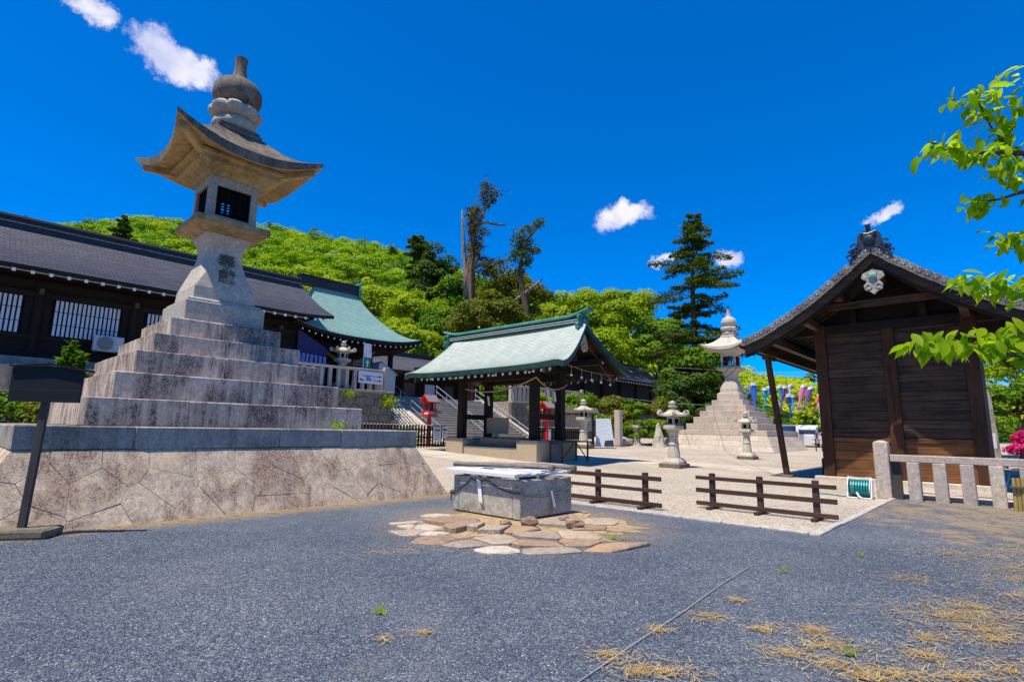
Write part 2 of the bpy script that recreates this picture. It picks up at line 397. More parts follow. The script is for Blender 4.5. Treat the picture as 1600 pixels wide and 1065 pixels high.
# ---- ground surfaces
def gravel_fn(t):
    """crushed blue-grey stone"""
    d1 = t.voronoi(t.obj, 80, 'F1', 'Color'); dd = t.voronoi(t.obj, 80, 'F1', 'Distance')
    d2 = t.voronoi(t.obj, 28, 'F1', 'Color')
    sp = t.node('ShaderNodeSeparateColor'); t.l.new(d1, sp.inputs[0]); s2 = t.node('ShaderNodeSeparateColor'); t.l.new(d2, s2.inputs[0])
    col = t.ramp(sp.outputs[0], [(0.0, (.032, .040, .056)), (.4, (.078, .095, .128)), (.75, (.13, .153, .192)), (.93, (.19, .21, .25)), (1.0, (.42, .44, .46))])
    col = t.mix(t.math('MULTIPLY', t.remap(s2.outputs[1], .85, .95), .4), col, (.25, .25, .24))
    big = t.noise(t.obj, .55, 5, .6); col = t.mix(1.0, col, t.ramp(big, [(.3, (.70, .72, .78)), (.7, (1.22, 1.18, 1.10))]), 'MULTIPLY')
    lane = t.noise(t.mapping(t.obj, (.35, .18, 1), rot=(0, 0, R(38))), 1.6, 5, .65)
    col = t.mix(t.math('MULTIPLY', t.remap(lane, .5, .72), .38), col, (.21, .205, .20, 1))
    # washed-in tan dust: round the well, along the wall foot, and more of it to the east
    x = t.node('ShaderNodeSeparateXYZ'); t.l.new(t.obj, x.inputs[0])
    n = t.noise(t.obj, 1.4, 6, .7); f = t.noise(t.obj, 9, 5, .75)
    east = t.remap(x.outputs[0], 2.5, 8.0, -.22, .13)
    m = t.remap(t.math('ADD', t.math('ADD', t.math('MULTIPLY', n, .6), t.math('MULTIPLY', f, .4)), east), .56, .68)
    well = t.remap(t.math('ADD', t.vmath('DISTANCE', t.mapping(t.obj, (1, 1, 0)), (.25, 9.2, 0)), t.math('MULTIPLY', f, 1.6)), 3.6, 1.9)
    bb = t.math('ADD', t.math('MULTIPLY', x.outputs[0], -ST), t.math('MULTIPLY', x.outputs[1], CT))
    wl = t.math('MULTIPLY', t.remap(t.math('ADD', bb, t.math('MULTIPLY', f, 1.3)), 9.75, 10.5), t.remap(x.outputs[0], 3, 0))
    m = t.math('MAXIMUM', m, t.math('MAXIMUM', t.math('MULTIPLY', well, .75), wl))
    tan = t.ramp(t.noise(t.obj, 40, 4, .7), [(.3, (.20, .145, .085)), (.7, (.46, .33, .18))])
    col = t.mix(t.math('MULTIPLY', m, .85), col, tan)
    h = t.math('SUBTRACT', 1.0, dd)
    return col, t.bump(h, 1.0, .012)
mat('gravel', gravel_fn, .8, .3)
def sand_fn(t):
    d1 = t.voronoi(t.obj, 40, 'F1', 'Color'); dd = t.voronoi(t.obj, 40, 'F1', 'Distance')
    sp = t.node('ShaderNodeSeparateColor'); t.l.new(d1, sp.inputs[0])
    col = t.ramp(sp.outputs[0], [(0, (.25, .20, .15)), (.5, (.46, .39, .30)), (1, (.64, .57, .47))])
    big = t.noise(t.obj, .35, 6, .65); col = t.mix(1.0, col, t.ramp(big, [(.3, (.74, .75, .77)), (.7, (1.1, 1.07, 1.02))]), 'MULTIPLY')
    return col, t.bump(t.math('SUBTRACT', 1.0, dd), .8, .012)
mat('sand_court', sand_fn, .9, .15)
plain('dirt', (.36, .26, .15), .95, .1, var=.4, sc=9, bump=.6)
plain('kerb', (.45, .40, .34), .9, .1, var=.25, sc=14, bump=.3)
plain('terrace_earth', (.32, .27, .21), .95, .1, var=.25, sc=5)
plain('hill_soil', (.055, .105, .012), .95, .05, var=.4, sc=.2)
plain('far_field', (.06, .11, .03), .95, .05, var=.4, sc=.05)

def leaf(name, c0, c1, c2, trans=.35, rough=.55):
    """foliage: each leaf carries its own tint value"""
    m = bpy.data.materials.new(name); m.use_nodes = True; t = NT(m.node_tree); b = t.n['Principled BSDF']
    at = t.node('ShaderNodeAttribute'); at.attribute_name = 'tint'
    col = t.ramp(at.outputs['Fac'], [(0, c0), (.5, c1), (1, c2)])
    b.inputs['Roughness'].default_value = rough; b.inputs['Specular IOR Level'].default_value = .12
    t.l.new(col, b.inputs['Base Color'])
    tr = t.node('ShaderNodeBsdfTranslucent'); t.l.new(t.mix(1.0, col, (1.15, 1.25, .5, 1), 'MULTIPLY'), tr.inputs[0])
    mx = t.node('ShaderNodeMixShader'); mx.inputs[0].default_value = trans
    t.l.new(b.outputs[0], mx.inputs[1]); t.l.new(tr.outputs[0], mx.inputs[2]); t.l.new(mx.outputs[0], t.n['Material Output'].inputs[0])
    M[name] = m
leaf('leaf_lime', (.12, .21, .006), (.27, .38, .008), (.46, .52, .014))
leaf('leaf_mid', (.05, .12, .008), (.12, .23, .010), (.26, .36, .015))
leaf('leaf_dark', (.02, .055, .012), (.055, .11, .014), (.13, .19, .02))
leaf('leaf_olive', (.06, .085, .010), (.15, .17, .014), (.30, .28, .02))
leaf('leaf_pine', (.03, .06, .016), (.085, .13, .022), (.24, .27, .03))
leaf('leaf_forest', (.07, .16, .006), (.23, .39, .006), (.50, .54, .010))
leaf('leaf_brown', (.04, .042, .012), (.10, .095, .018), (.22, .19, .03))
leaf('leaf_pink', (.45, .008, .10), (.68, .02, .2), (.8, .1, .32), .3)
leaf('needle_dry', (.32, .19, .07), (.55, .37, .15), (.72, .55, .26), .2)
leaf('leaf_cherry', (.18, .32, .006), (.30, .46, .01), (.50, .58, .02), .68, .42)
def bark_fn(a, b):
    def fn(t):
        n = t.noise(t.mapping(t.obj, (4, 4, .5)), 1.6, 5, .7, .5); f = t.noise(t.obj, 9, 4, .7)
        return t.mix(t.remap(n, .36, .62), a, b), t.bump(t.math('ADD', n, t.math('MULTIPLY', f, .4)), .8, .06)
    return fn
mat('bark', bark_fn((.07, .05, .035), (.14, .105, .075)), .9, .1)
mat('bark_cedar', bark_fn((.075, .042, .026), (.23, .145, .10)), .9, .1)
mat('bark_dead', bark_fn((.10, .08, .065), (.31, .26, .215)), .9, .1)
mat('twig', bark_fn((.09, .035, .025), (.16, .08, .05)), .7, .2)
# ---------------------------------------------------------------- ground
def ground_sheet(name, mat, x0, x1, y0, y1, step, dz, keep=None, kind='structure'):
    nx, ny = int((x1 - x0) / step), int((y1 - y0) / step)
    mb = MB(); idx = {}
    def vid(i, j):
        if (i, j) not in idx:
            x, y = x0 + i * step, y0 + j * step; idx[i, j] = len(mb.v); mb.v.append((x, y, ground_z(x, y) + dz))
        return idx[i, j]
    for i in range(nx):
        for j in range(ny):
            if keep is None or keep(x0 + (i + .5) * step, y0 + (j + .5) * step):
                mb.f.append((vid(i, j), vid(i + 1, j), vid(i + 1, j + 1), vid(i, j + 1)))
    me = mb.mesh(name, fix=False); return O(name, me, mat, kind=kind)
g = ground_sheet('ground', 'sand_court', -80, 100, -20, 84, 2.0, 0.0)
fld = O('far_ground', MB().add([(-4000, -1500, -.6), (4000, -1500, -.6), (4000, 5000, -.6), (-4000, 5000, -.6)], [(0, 1, 2, 3)]), 'far_field', kind='structure')

def grid_strip(name, mat, poly_ab, dz, n=24):
    """a sheet over a rectangle of the shrine grid, laid on the ground"""
    (a0, a1), (b0, b1) = poly_ab; mb = MB(); na, nb = max(1, int((a1 - a0) / 1.0)), max(1, int((b1 - b0) / 1.0))
    def fn(u, v):
        x, y = xy(a0 + (a1 - a0) * u, b0 + (b1 - b0) * v); return (x, y, ground_z(x, y) + dz)
    mb.grid(fn, na, nb); return mb
# blue-grey crushed stone in the front court: everything nearer than the kerbs
gm = MB()
def _sheet(a0, a1, b0, b1):
    k = grid_strip('', None, ((a0, a1), (b0, b1)), .004); gm.add(k.v, k.f)
_sheet(-22, 9.4, 2.4, 9.2); _sheet(-22, 8.75, 9.2, 11.0); _sheet(-22, -.2, 11.0, 20.0); _sheet(-22, 19, -22, 2.4)
O('gravel_court', gm.mesh('gravel_court', fix=False), 'gravel', kind='structure')
rng = random.Random(5)
k = thing('kerb', (*xy(9.45, 2.4), 0), kind='structure')
b = 2.5
while b < 8.4:
    L = rng.uniform(.55, .8); O('kerb_stone', MB().cbox(-.06, .06, b - 2.4, b - 2.4 + L - .012, -.06, .035 + rng.uniform(-.006, .006), .012, .004, rng), 'kerb', k); b += L
a = -.06
while a < 6.6:
    L = rng.uniform(.55, .8); O('kerb_stone', MB().cbox(a, a + L - .012, -.06, .06, -.06, .035 + rng.uniform(-.006, .006), .012, .004, rng), 'kerb', k); a += L

# pale stone path across the court and the paved floor round the ablution pavilion
def paver(parent, a0, a1, b0, b1, t):
    c = [(a0, b0), (a1, b0), (a1, b1), (a0, b1)]
    O('paving_slab', MB().add([(a, b, gz(a, b) - .06) for a, b in c] + [(a, b, gz(a, b) + t) for a, b in c], [(3, 2, 1, 0), (4, 5, 6, 7), (0, 1, 5, 4), (1, 2, 6, 5), (2, 3, 7, 6), (3, 0, 4, 7)]), 'paving_pale', parent)
pth = thing('path', (0, 0, 0), kind='structure')
for i in range(26):
    b0 = -6 + i * 1.05
    for j in range(3):
        a0 = 21.95 + j * .88; z = max(gz(a0, b0), gz(a0 + .88, b0 + 1.05))
        paver(pth, a0 + .006, a0 + .874, b0 + .006, b0 + 1.044, .018 + rng.uniform(-.003, .003))
fl = thing('pavilion_floor', (0, 0, 0), kind='structure')
for i in range(7):
    for j in range(9):
        a0, b0 = 15.6 + i * .9, 13.9 + j * .95
        z = gz(a0 + .9, b0 + .95)
        paver(fl, a0 + .006, a0 + .894, b0 + .006, b0 + .944, .02 + rng.uniform(-.003, .003))

# ---------------------------------------------------------------- giant stepped stone lanterns
def clip(poly, nx, ny, d):
    out = []
    for i in range(len(poly)):
        p, q = poly[i], poly[(i + 1) % len(poly)]; sp, sq = p[0] * nx + p[1] * ny - d, q[0] * nx + q[1] * ny - d
        if sp <= 0: out.append(p)
        if (sp < 0) != (sq < 0) and sp != sq:
            t = sp / (sp - sq); out.append((p[0] + (q[0] - p[0]) * t, p[1] + (q[1] - p[1]) * t))
    return out
def voronoi_cells(outline, seeds, gap):
    cells = []
    for i, s in enumerate(seeds):
        p = list(outline)
        for j, t in enumerate(seeds):
            if i == j or len(p) < 3: continue
            dx, dy = t[0] - s[0], t[1] - s[1]; L = math.hypot(dx, dy)
            if L > 3: continue
            nx, ny = dx / L, dy / L
            p = clip(p, nx, ny, (s[0] + t[0]) / 2 * nx + (s[1] + t[1]) / 2 * ny - gap / 2)
        if len(p) >= 3: cells.append(p)
    return cells
def stone_on(poly, P, depth, bulge, rng, bev=.022):
    """one stone: outline poly in (u, v); P(u, v, out) gives the point"""
    cx, cy = sum(p[0] for p in poly) / len(poly), sum(p[1] for p in poly) / len(poly)
    r = sum(math.hypot(p[0] - cx, p[1] - cy) for p in poly) / len(poly); s = max(.5, 1 - bev / max(r, .05))
    mb = MB(); n = len(poly); o = bulge * rng.uniform(.3, 1.2)
    ring = [P(p[0], p[1], -depth) for p in poly] + [P(p[0], p[1], o - .7 * bev) for p in poly]
    ring += [P(cx + (p[0] - cx) * s, cy + (p[1] - cy) * s, o + rng.uniform(-.004, .008)) for p in poly] + [P(cx, cy, o + .008)]
    f = [(k * n + i, k * n + (i + 1) % n, (k + 1) * n + (i + 1) % n, (k + 1) * n + i) for k in (0, 1) for i in range(n)]
    f += [(2 * n + i, 2 * n + (i + 1) % n, 3 * n) for i in range(n)]
    return mb.add(ring, f)

def chars_mesh(txt, size, depth):
    cu = bpy.data.curves.new('glyph', 'FONT'); cu.body = txt; cu.size = size; cu.extrude = depth; cu.align_x = 'CENTER'; cu.resolution_u = 3; cu.offset = 0.006
    ob = bpy.data.objects.new('glyph', cu); COL.objects.link(ob); bpy.context.view_layer.update()
    me = bpy.data.meshes.new_from_object(ob.evaluated_get(bpy.context.evaluated_depsgraph_get()))
    bpy.data.objects.remove(ob); return me

TIERS = [(2.63, 1.45, 1.93), (2.21, 1.93, 2.43), (1.86, 2.43, 2.89), (1.51, 2.89, 3.31), (1.17, 3.31, 3.74), (.86, 3.74, 4.24)]
def giant_lantern(a, b, label, seed, wallmat, stepmat, copmat, topmat, oldmat, undermat, chars, coursed, z):
    rng = random.Random(seed)
    t = gthing('giant_stone_lantern', a, b, label, 'stone lantern', 'pair of giant stone lanterns on stepped bases', z=z)
    # battered foundation wall, stone by stone on the faces one sees
    H, wt, bat = 1.09, 3.53, .58
    O('wall_core', MB().sqloft([(wt + bat - .05 + .28, -.5), (wt + bat - .05, 0), (wt - .05, H - .01)]), wallmat, t)
    for face in (0, 1):                       # 0: the -b face, 1: the -a face
        def P(u, v, out, face=face):
            d = wt + bat * (1 - v / H) + out
            return (u, -d, v) if face == 0 else (-d, -u, v)
        outl = [(-(wt + bat), 0.0), (wt + bat, 0.0), (wt, H - .004), (-wt, H - .004)]
        seeds = []
        if coursed:
            for r, (v, pitch) in enumerate(((.2, 1.05), (.55, .8), (.9, .72))):
                u = -4.3 + rng.uniform(0, .5)
                while u < 4.4: seeds.append((u, v + rng.uniform(-.03, .03))); u += pitch * rng.uniform(.8, 1.25)
        else:
            for r, (v, pitch) in enumerate(((.1, .85), (.45, .62), (.92, .46))):
                u = -4.3 + rng.uniform(0, .5)
                while u < 4.4: seeds.append((u, v + rng.uniform(-.17, .17) * (r < 2))); u += pitch * rng.uniform(.55, 1.6)
        cells = []
        if coursed:
            for v0, v1, pitch in ((0, .36, 1.0), (.36, .73, .8), (.73, H - .004, .7)):
                u = -4.2
                while u < 4.2:
                    L = pitch * rng.uniform(.7, 1.4); p = clip(clip(outl, 0, -1, -v0 - .003), 0, 1, v1 - .003); p = clip(clip(p, -1, 0, -u - .003), 1, 0, u + L - .003)
                    if len(p) >= 3: cells.append(p)
                    u += L
        else: cells = voronoi_cells(outl, seeds, .004)
        for p in cells: O('stone', stone_on(p, P, .06, .012, rng, .007), wallmat, t)
    # coping course of long blocks, proud of the wall
    def ring(name, w, z0, z1, dep, n, m, c, jit):
        for s in (-1, 1):                                    # rows along x, then the sides between them
            cuts = [-w + 2 * w * (k + rng.uniform(-.18, .18) * (0 < k < n)) / n for k in range(n + 1)]
            y0, y1 = (-w, -w + dep) if s < 0 else (w - dep, w)
            for k in range(n): O(name, MB().cbox(cuts[k] + .003, cuts[k + 1] - .003, y0, y1, z0, z1 + rng.uniform(-.004, .004), c, jit, rng), m, t)
            cuts = [-w + dep + 2 * (w - dep) * (k + rng.uniform(-.18, .18) * (0 < k < n)) / n for k in range(n + 1)]
            x0, x1 = (-w, -w + dep) if s < 0 else (w - dep, w)
            for k in range(n): O(name, MB().cbox(x0, x1, cuts[k] + .003, cuts[k + 1] - .003, z0, z1 + rng.uniform(-.004, .004), c, jit, rng), m, t)
    ring('coping_block', 3.55, H + .002, 1.45, .75, 4, copmat, .018, .006)
    O('platform_fill', MB().box(-2.79, 2.79, -2.79, 2.79, H, 1.43), 'terrace_earth', t)
    for i, (w, z0, z1) in enumerate(TIERS):
        n = (3, 3, 2, 2, 2, 1)[i]
        if n > 1: ring('step_block', w, z0, z1, .62 if w > 1.2 else .5, n, stepmat, .016, .006)
        else: O('pedestal', MB().cbox(-w, w, -w, w, z0, z1, .02), topmat, t)
    # shaft: square foot, chamfer-stopped corners, waisted neck
    sec = [(.80, .0, 4.24), (.80, .0, 4.29), (.74, .0, 4.33), (.68, .0, 4.34), (.66, .0, 4.62), (.615, .05, 4.78), (.50, .16, 5.16), (.43, .15, 5.4), (.405, .11, 5.58), (.42, .07, 5.72), (.47, .03, 5.88), (.50, .01, 5.98)]
    v = []; f = []
    for w, c, z_ in sec:
        c = max(c, .004)
        v += [(-w + c, -w, z_), (w - c, -w, z_), (w, -w + c, z_), (w, w - c, z_), (w - c, w, z_), (-w + c, w, z_), (-w, w - c, z_), (-w, -w + c, z_)]
    for i in range(len(sec) - 1):
        for k in range(8): f.append((i * 8 + k, i * 8 + (k + 1) % 8, i * 8 + 8 + (k + 1) % 8, i * 8 + 8 + k))
    f.append(tuple(range(8 * len(sec) - 8, 8 * len(sec))))
    O('shaft', MB().add(v, f), topmat, t)
    if chars:
        for ch, zc, y_ in (('奉', 5.22, -.505), ('獻', 4.83, -.598)):
            me = chars_mesh(ch, .40, .014); o = O('inscription', me, oldmat, t)
            me.transform(Matrix.Translation((0.02, y_, zc)) @ Matrix.Rotation(R(90 - 15), 4, 'X'))
    O('fire_box_base', MB().sqloft([(.50, 5.98), (.60, 6.02), (.80, 6.12), (.83, 6.13), (.83, 6.27), (.80, 6.29), (.62, 6.30)]), undermat, t)
    fbm = MB(); w0, w1 = .56, .535
    for sx in (-1, 1):
        for sy in (-1, 1):
            fbm.frustum(.085, .085, .08, .08, 6.3, 7.36, sx * (w0 - .085), sy * (w0 - .085))
    for s in (-1, 1):
        for (z0, z1) in ((6.3, 6.42), (7.16, 7.36)):
            fbm.box(-w0 + .17, w0 - .17, s * (w0 - .075) - .07, s * (w0 - .075) + .07, z0, z1)
            fbm.box(s * (w0 - .075) - .07, s * (w0 - .075) + .07, -w0 + .17, w0 - .17, z0, z1)
    fb = O('fire_box', fbm, topmat, t)
    for k in range(4):                                         # black lattice panels, some squares open
        la = MB(); W = w0 - .17
        for i in range(7):
            x = -W + 2 * W * i / 6; la.box(x - .014, x + .014, -w0 + .07, -w0 + .10, 6.42, 7.16)
        for i in range(6):
            z_ = 6.42 + .74 * i / 5; la.box(-W, W, -w0 + .062, -w0 + .108, z_ - .014, z_ + .014)
        if k == 0:
            la.box(-W, W, -w0 + .11, -w0 + .125, 6.79, 7.16); la.box(-.02, W, -w0 + .11, -w0 + .125, 6.42, 6.79); la.box(-W, -.24, -w0 + .11, -w0 + .125, 6.42, 6.79); la.box(-.24, -.02, -w0 + .11, -w0 + .125, 6.42, 6.5)
        me = la.mesh('lattice'); me.transform(Matrix.Rotation(k * math.pi / 2, 4, 'Z')); O('lattice', me, 'black', fb)
    O('bracket_course', MB().sqloft([(.56, 7.36), (.62, 7.38), (.66, 7.46), (.88, 7.52), (.94, 7.56), (.94, 7.66), (1.06, 7.69), (1.06, 7.76), (.9, 7.8)]), undermat, t)
    # cap stone with swept-up corners
    N = 8; We, Wc = 1.44, 1.66
    def edge(k, q):                                             # k side, q in [-1, 1] along it
        w = We + (Wc - We) * abs(q) ** 2.4; p = (q * w, -w); ca, sa = math.cos(k * math.pi / 2), math.sin(k * math.pi / 2)
        return (p[0] * ca - p[1] * sa, p[0] * sa + p[1] * ca), abs(q) ** 2.6
    per = [edge(k, -1 + 2 * i / (2 * N)) for k in range(4) for i in range(2 * N)]
    rings = []
    for s, dz, lift in ((.30, 8.72, 0), (.42, 8.52, 0), (.58, 8.27, .03), (.74, 8.06, .1), (.88, 7.93, .19), (1.0, 7.86, .27), (1.0, 7.62, .41), (.95, 7.63, .33), (.84, 7.75, .14), (.55, 7.79, 0)):
        rings.append([(p[0] * s, p[1] * s, dz + lift * c) for p, c in per])
    n = len(per); v = [q for r_ in rings for q in r_]
    f = [(i * n + k, i * n + (k + 1) % n, i * n + n + (k + 1) % n, i * n + n + k) for i in range(len(rings) - 1) for k in range(n)] + [tuple(range(n))]
    cap = O('cap_stone', MB().add(v, f), oldmat, t, smooth=True)
    cap.data.materials.append(M[undermat])
    for pl in cap.data.polygons:
        if pl.normal.z < -.5: pl.material_index = 1
    # corner ribs under the cap
    for sx in (-1, 1):
        for sy in (-1, 1): O('corner_rib', MB().bar((sx * .6, sy * .6, 7.62), (sx * 1.5, sy * 1.5, 7.86), .13, .16), undermat, cap)
    O('finial_plinth', MB().sqloft([(.52, 8.66), (.52, 8.76), (.47, 8.79), (.47, 8.86), (.44, 8.88)]), oldmat, t)
    O('lower_lotus', MB().lathe([(.44, 8.87), (.50, 8.92), (.53, 9.0), (.50, 9.1), (.42, 9.17), (.40, 9.2)], 24), topmat, t, smooth=True)
    O('lotus_petals', MB().lathe([(.40, 9.19), (.55, 9.24), (.63, 9.34), (.63, 9.44), (.55, 9.52), (.42, 9.55)], 40, wob=lambda th, i: 1 - (.16 if 0 < i < 5 else 0) * (1 - abs(math.sin(th * 4)) ** .5)), 'granite_lantern' if not chars else 'granite_upper', t, smooth=True)
    O('jewel', MB().lathe([(.36, 9.54), (.50, 9.64), (.57, 9.78), (.585, 9.9), (.56, 10.05), (.47, 10.2), (.32, 10.31), (.2, 10.38), (.17, 10.46), (.15, 10.6), (.135, 10.8), (.15, 10.9), (.16, 10.97), (.06, 11.0)], 24), oldmat, t, smooth=True)
    return t
giant_lantern(4.4, 14.0, 'giant dark-stained granite lantern with carved characters on a broad stepped base, nearest on the left', 3, 'granite_wall', 'granite_steps', 'granite_coping', 'granite_upper', 'granite_old', 'granite_under_bounce', True, False, 0.0)
giant_lantern(42.4, 16.0, 'giant pale granite lantern on a stepped base in the distance, beside the tall conifer', 8, 'granite_pale', 'granite_pale', 'granite_pale', 'granite_pale', 'granite_lantern', 'granite_lantern', False, True, .32)
# ---------------------------------------------------------------- raised terrace, retaining walls, staircase
TZ = 3.7
def shingle_fn(t):
    x = t.node('ShaderNodeSeparateXYZ'); t.l.new(t.obj, x.inputs[0])
    cb = t.node('ShaderNodeCombineXYZ'); t.l.new(x.outputs[0], cb.inputs[0]); t.l.new(t.math('MULTIPLY', x.outputs[2], 1.0), cb.inputs[1])
    br = t.node('ShaderNodeTexBrick'); t.l.new(cb.outputs[0], br.inputs['Vector'])
    br.inputs['Scale'].default_value = 1.0; br.inputs['Brick Width'].default_value = .36; br.inputs['Row Height'].default_value = .105; br.inputs['Mortar Size'].default_value = .012
    br.inputs['Color1'].default_value = (.135, .128, .142, 1); br.inputs['Color2'].default_value = (.105, .10, .112, 1); br.inputs['Mortar'].default_value = (.03, .028, .032, 1)
    n = t.noise(t.obj, 1.2, 4, .6)
    return t.mix(1.0, br.outputs[0], t.ramp(n, [(.3, (.85, .85, .86)), (.7, (1.12, 1.1, 1.1))]), 'MULTIPLY')
mat('shingle_rows', shingle_fn, .6, .3)
def G(a, b, z): return (*xy(a, b), z)
def gbox(mb, a0, a1, b0, b1, z0, z1): return mb.box(a0, a1, b0, b1, z0, z1)
root = lambda name, **k: tag(thing(name, (0, 0, 0)), **k)
ter = thing('terrace', (0, 0, 0), kind='structure')
O('terrace_top', MB().box(-45, 19.55, 28.5, 75, -1, TZ - .02), 'terrace_earth', ter)
O('terrace_top', MB().box(19.55, 30.35, 31.6, 75, -1, TZ - .02), 'terrace_earth', ter)
O('terrace_top', MB().box(30.35, 85, 28.5, 75, -1, TZ - .02), 'terrace_earth', ter)
rng = random.Random(21)
def retaining_wall(a0, a1, label, stone_from, stone_to, cell):
    t = gthing('retaining_wall', a0, 28.4, label, 'wall', 'rough stone walls that hold the shrine terrace', z=0)
    z0 = .5; W = a1 - a0
    O('wall_core', MB().box(0, W, 0, .3, 0, TZ - .15), 'rubble', t)
    seeds = []; v = z0
    while v < TZ - .1:
        u = stone_from - a0 + rng.uniform(0, cell)
        while u < stone_to - a0: seeds.append((u, v + rng.uniform(-.14, .14))); u += cell * rng.uniform(.75, 1.35)
        v += cell * .82
    for p in voronoi_cells([(stone_from - a0, z0 - .2), (stone_to - a0, z0 - .2), (stone_to - a0, TZ - .16), (stone_from - a0, TZ - .16)], seeds, .03):
        O('stone', stone_on(p, lambda u, v, out: (u, -.06 - out, v), .1, .07, rng), 'rubble', t)
    O('coping', MB().cbox(0, W, -.22, .4, TZ - .15, TZ + .01, .02), 'stair_stone', t)
    return t
retaining_wall(2, 19.5, 'mossy rubble retaining wall below the stone fence, left of the staircase', 12.5, 19.5, .62)
retaining_wall(30.4, 75, 'rubble retaining wall behind the shrubs, right of the staircase', 30.4, 41, .6)
st = gthing('stone_staircase', 21.5, 25.8, 'wide stone staircase climbing to the shrine terrace behind the pavilion', 'staircase', z=0)
NS = 18; z0 = .62; rise = (TZ - z0) / NS; run = 5.7 / NS
for i in range(NS):
    O('step', MB().cbox(0, 8.5, i * run, i * run + run + .25, z0 + (i - 1.2) * rise if i else .2, z0 + (i + 1) * rise, .02, .006, rng), 'stair_stone', st)
for a0 in (-.42, 8.51):
    O('stringer', MB().prism([(-.5, .2), (-.5, z0 + .12), (5.75, TZ + .15), (6.3, TZ + .15), (6.3, .2)], a0, a0 + .4, 'x'), 'paving_pale', st)
def handrail(aa, label, bottom=-.2, top=5.9):
    t = gthing('handrail', aa, 25.8, label, 'handrail', 'steel handrails on the staircase', z=0); s = rise / run
    z = lambda y: z0 + y * s
    for hgt in (.88, .45):
        O('rail', MB().tube([(0, bottom, z(bottom) + hgt), (0, top, z(top) + hgt)], .026, 6), 'steel', t)
    for k in range(6):
        y = bottom + .05 + (top - bottom - .1) * k / 5; O('baluster', MB().tube([(0, y, z(y) - .05), (0, y, z(y) + .88)], .022, 6), 'steel', t)
handrail(21.65, 'steel handrail along the left edge of the staircase')
handrail(25.75, 'steel handrail running down the middle of the staircase')
handrail(29.75, 'steel handrail along the right edge of the staircase')
# bank with a pale pole lattice between wall and stairs
bank = root('bank', kind='structure')
O('slope', MB().add([(19.5, 25.9, .6), (21.1, 25.9, .6), (21.1, 30.9, TZ), (19.5, 30.9, TZ), (19.5, 30.9, 0), (21.1, 30.9, 0)], [(0, 1, 2, 3), (0, 3, 4), (1, 5, 2)]), 'terrace_earth', bank)
lt = gthing('pole_lattice', 19.6, 26.2, 'lattice of pale poles lying on the bank left of the stairs', 'lattice', z=0)
for k in range(6):
    O('pole', MB().tube([(.1 + k * .25, -.1, .85 + .02 * k), (.1 + k * .25 + .05, 4.3, 3.55)], .035, 6), 'rail_white', lt)
for k in range(7):
    y = .3 + k * .55; O('cross_pole', MB().tube([(0, y, .98 + y * .63), (1.5, y + .1, 1.02 + y * .63)], .025, 6), 'rail_white', lt)

# ---------------------------------------------------------------- roofs
def courses(mb, P, nu, nv, t=.02):
    """overlapping courses down a slope: P(u, v) is the deck; each course's lower lip stands proud"""
    v = []; f = []
    for j in range(nv):
        r = [[], [], []]
        for i in range(nu + 1):
            u = i / nu; p, q = P(u, j / nv), P(u, (j + 1) / nv)
            r[0].append((p[0], p[1], p[2])); r[1].append((q[0], q[1], q[2] + t)); r[2].append((q[0], q[1], q[2]))
        k = len(v); v += r[0] + r[1] + r[2]; n = nu + 1
        for i in range(nu):
            f.append((k + i, k + i + 1, k + n + i + 1, k + n + i)); f.append((k + n + i, k + n + i + 1, k + 2 * n + i + 1, k + 2 * n + i))
    return mb.add(v, f)
def slab_under(mb, P, nu, nv, th):
    top = MB().grid(P, nu, nv); v = [(p[0], p[1], p[2] - th) for p in top.v]
    mb.add(v, top.f)
    rim = lambda pts: mb.add([q for p in pts for q in ((p[0], p[1], p[2] + .002), (p[0], p[1], p[2] - th))], [(2 * i, 2 * i + 2, 2 * i + 3, 2 * i + 1) for i in range(len(pts) - 1)])
    rim([P(i / nu, 1) for i in range(nu + 1)]); rim([P(0, i / nv) for i in range(nv + 1)]); rim([P(1, i / nv) for i in range(nv + 1)])
    return mb

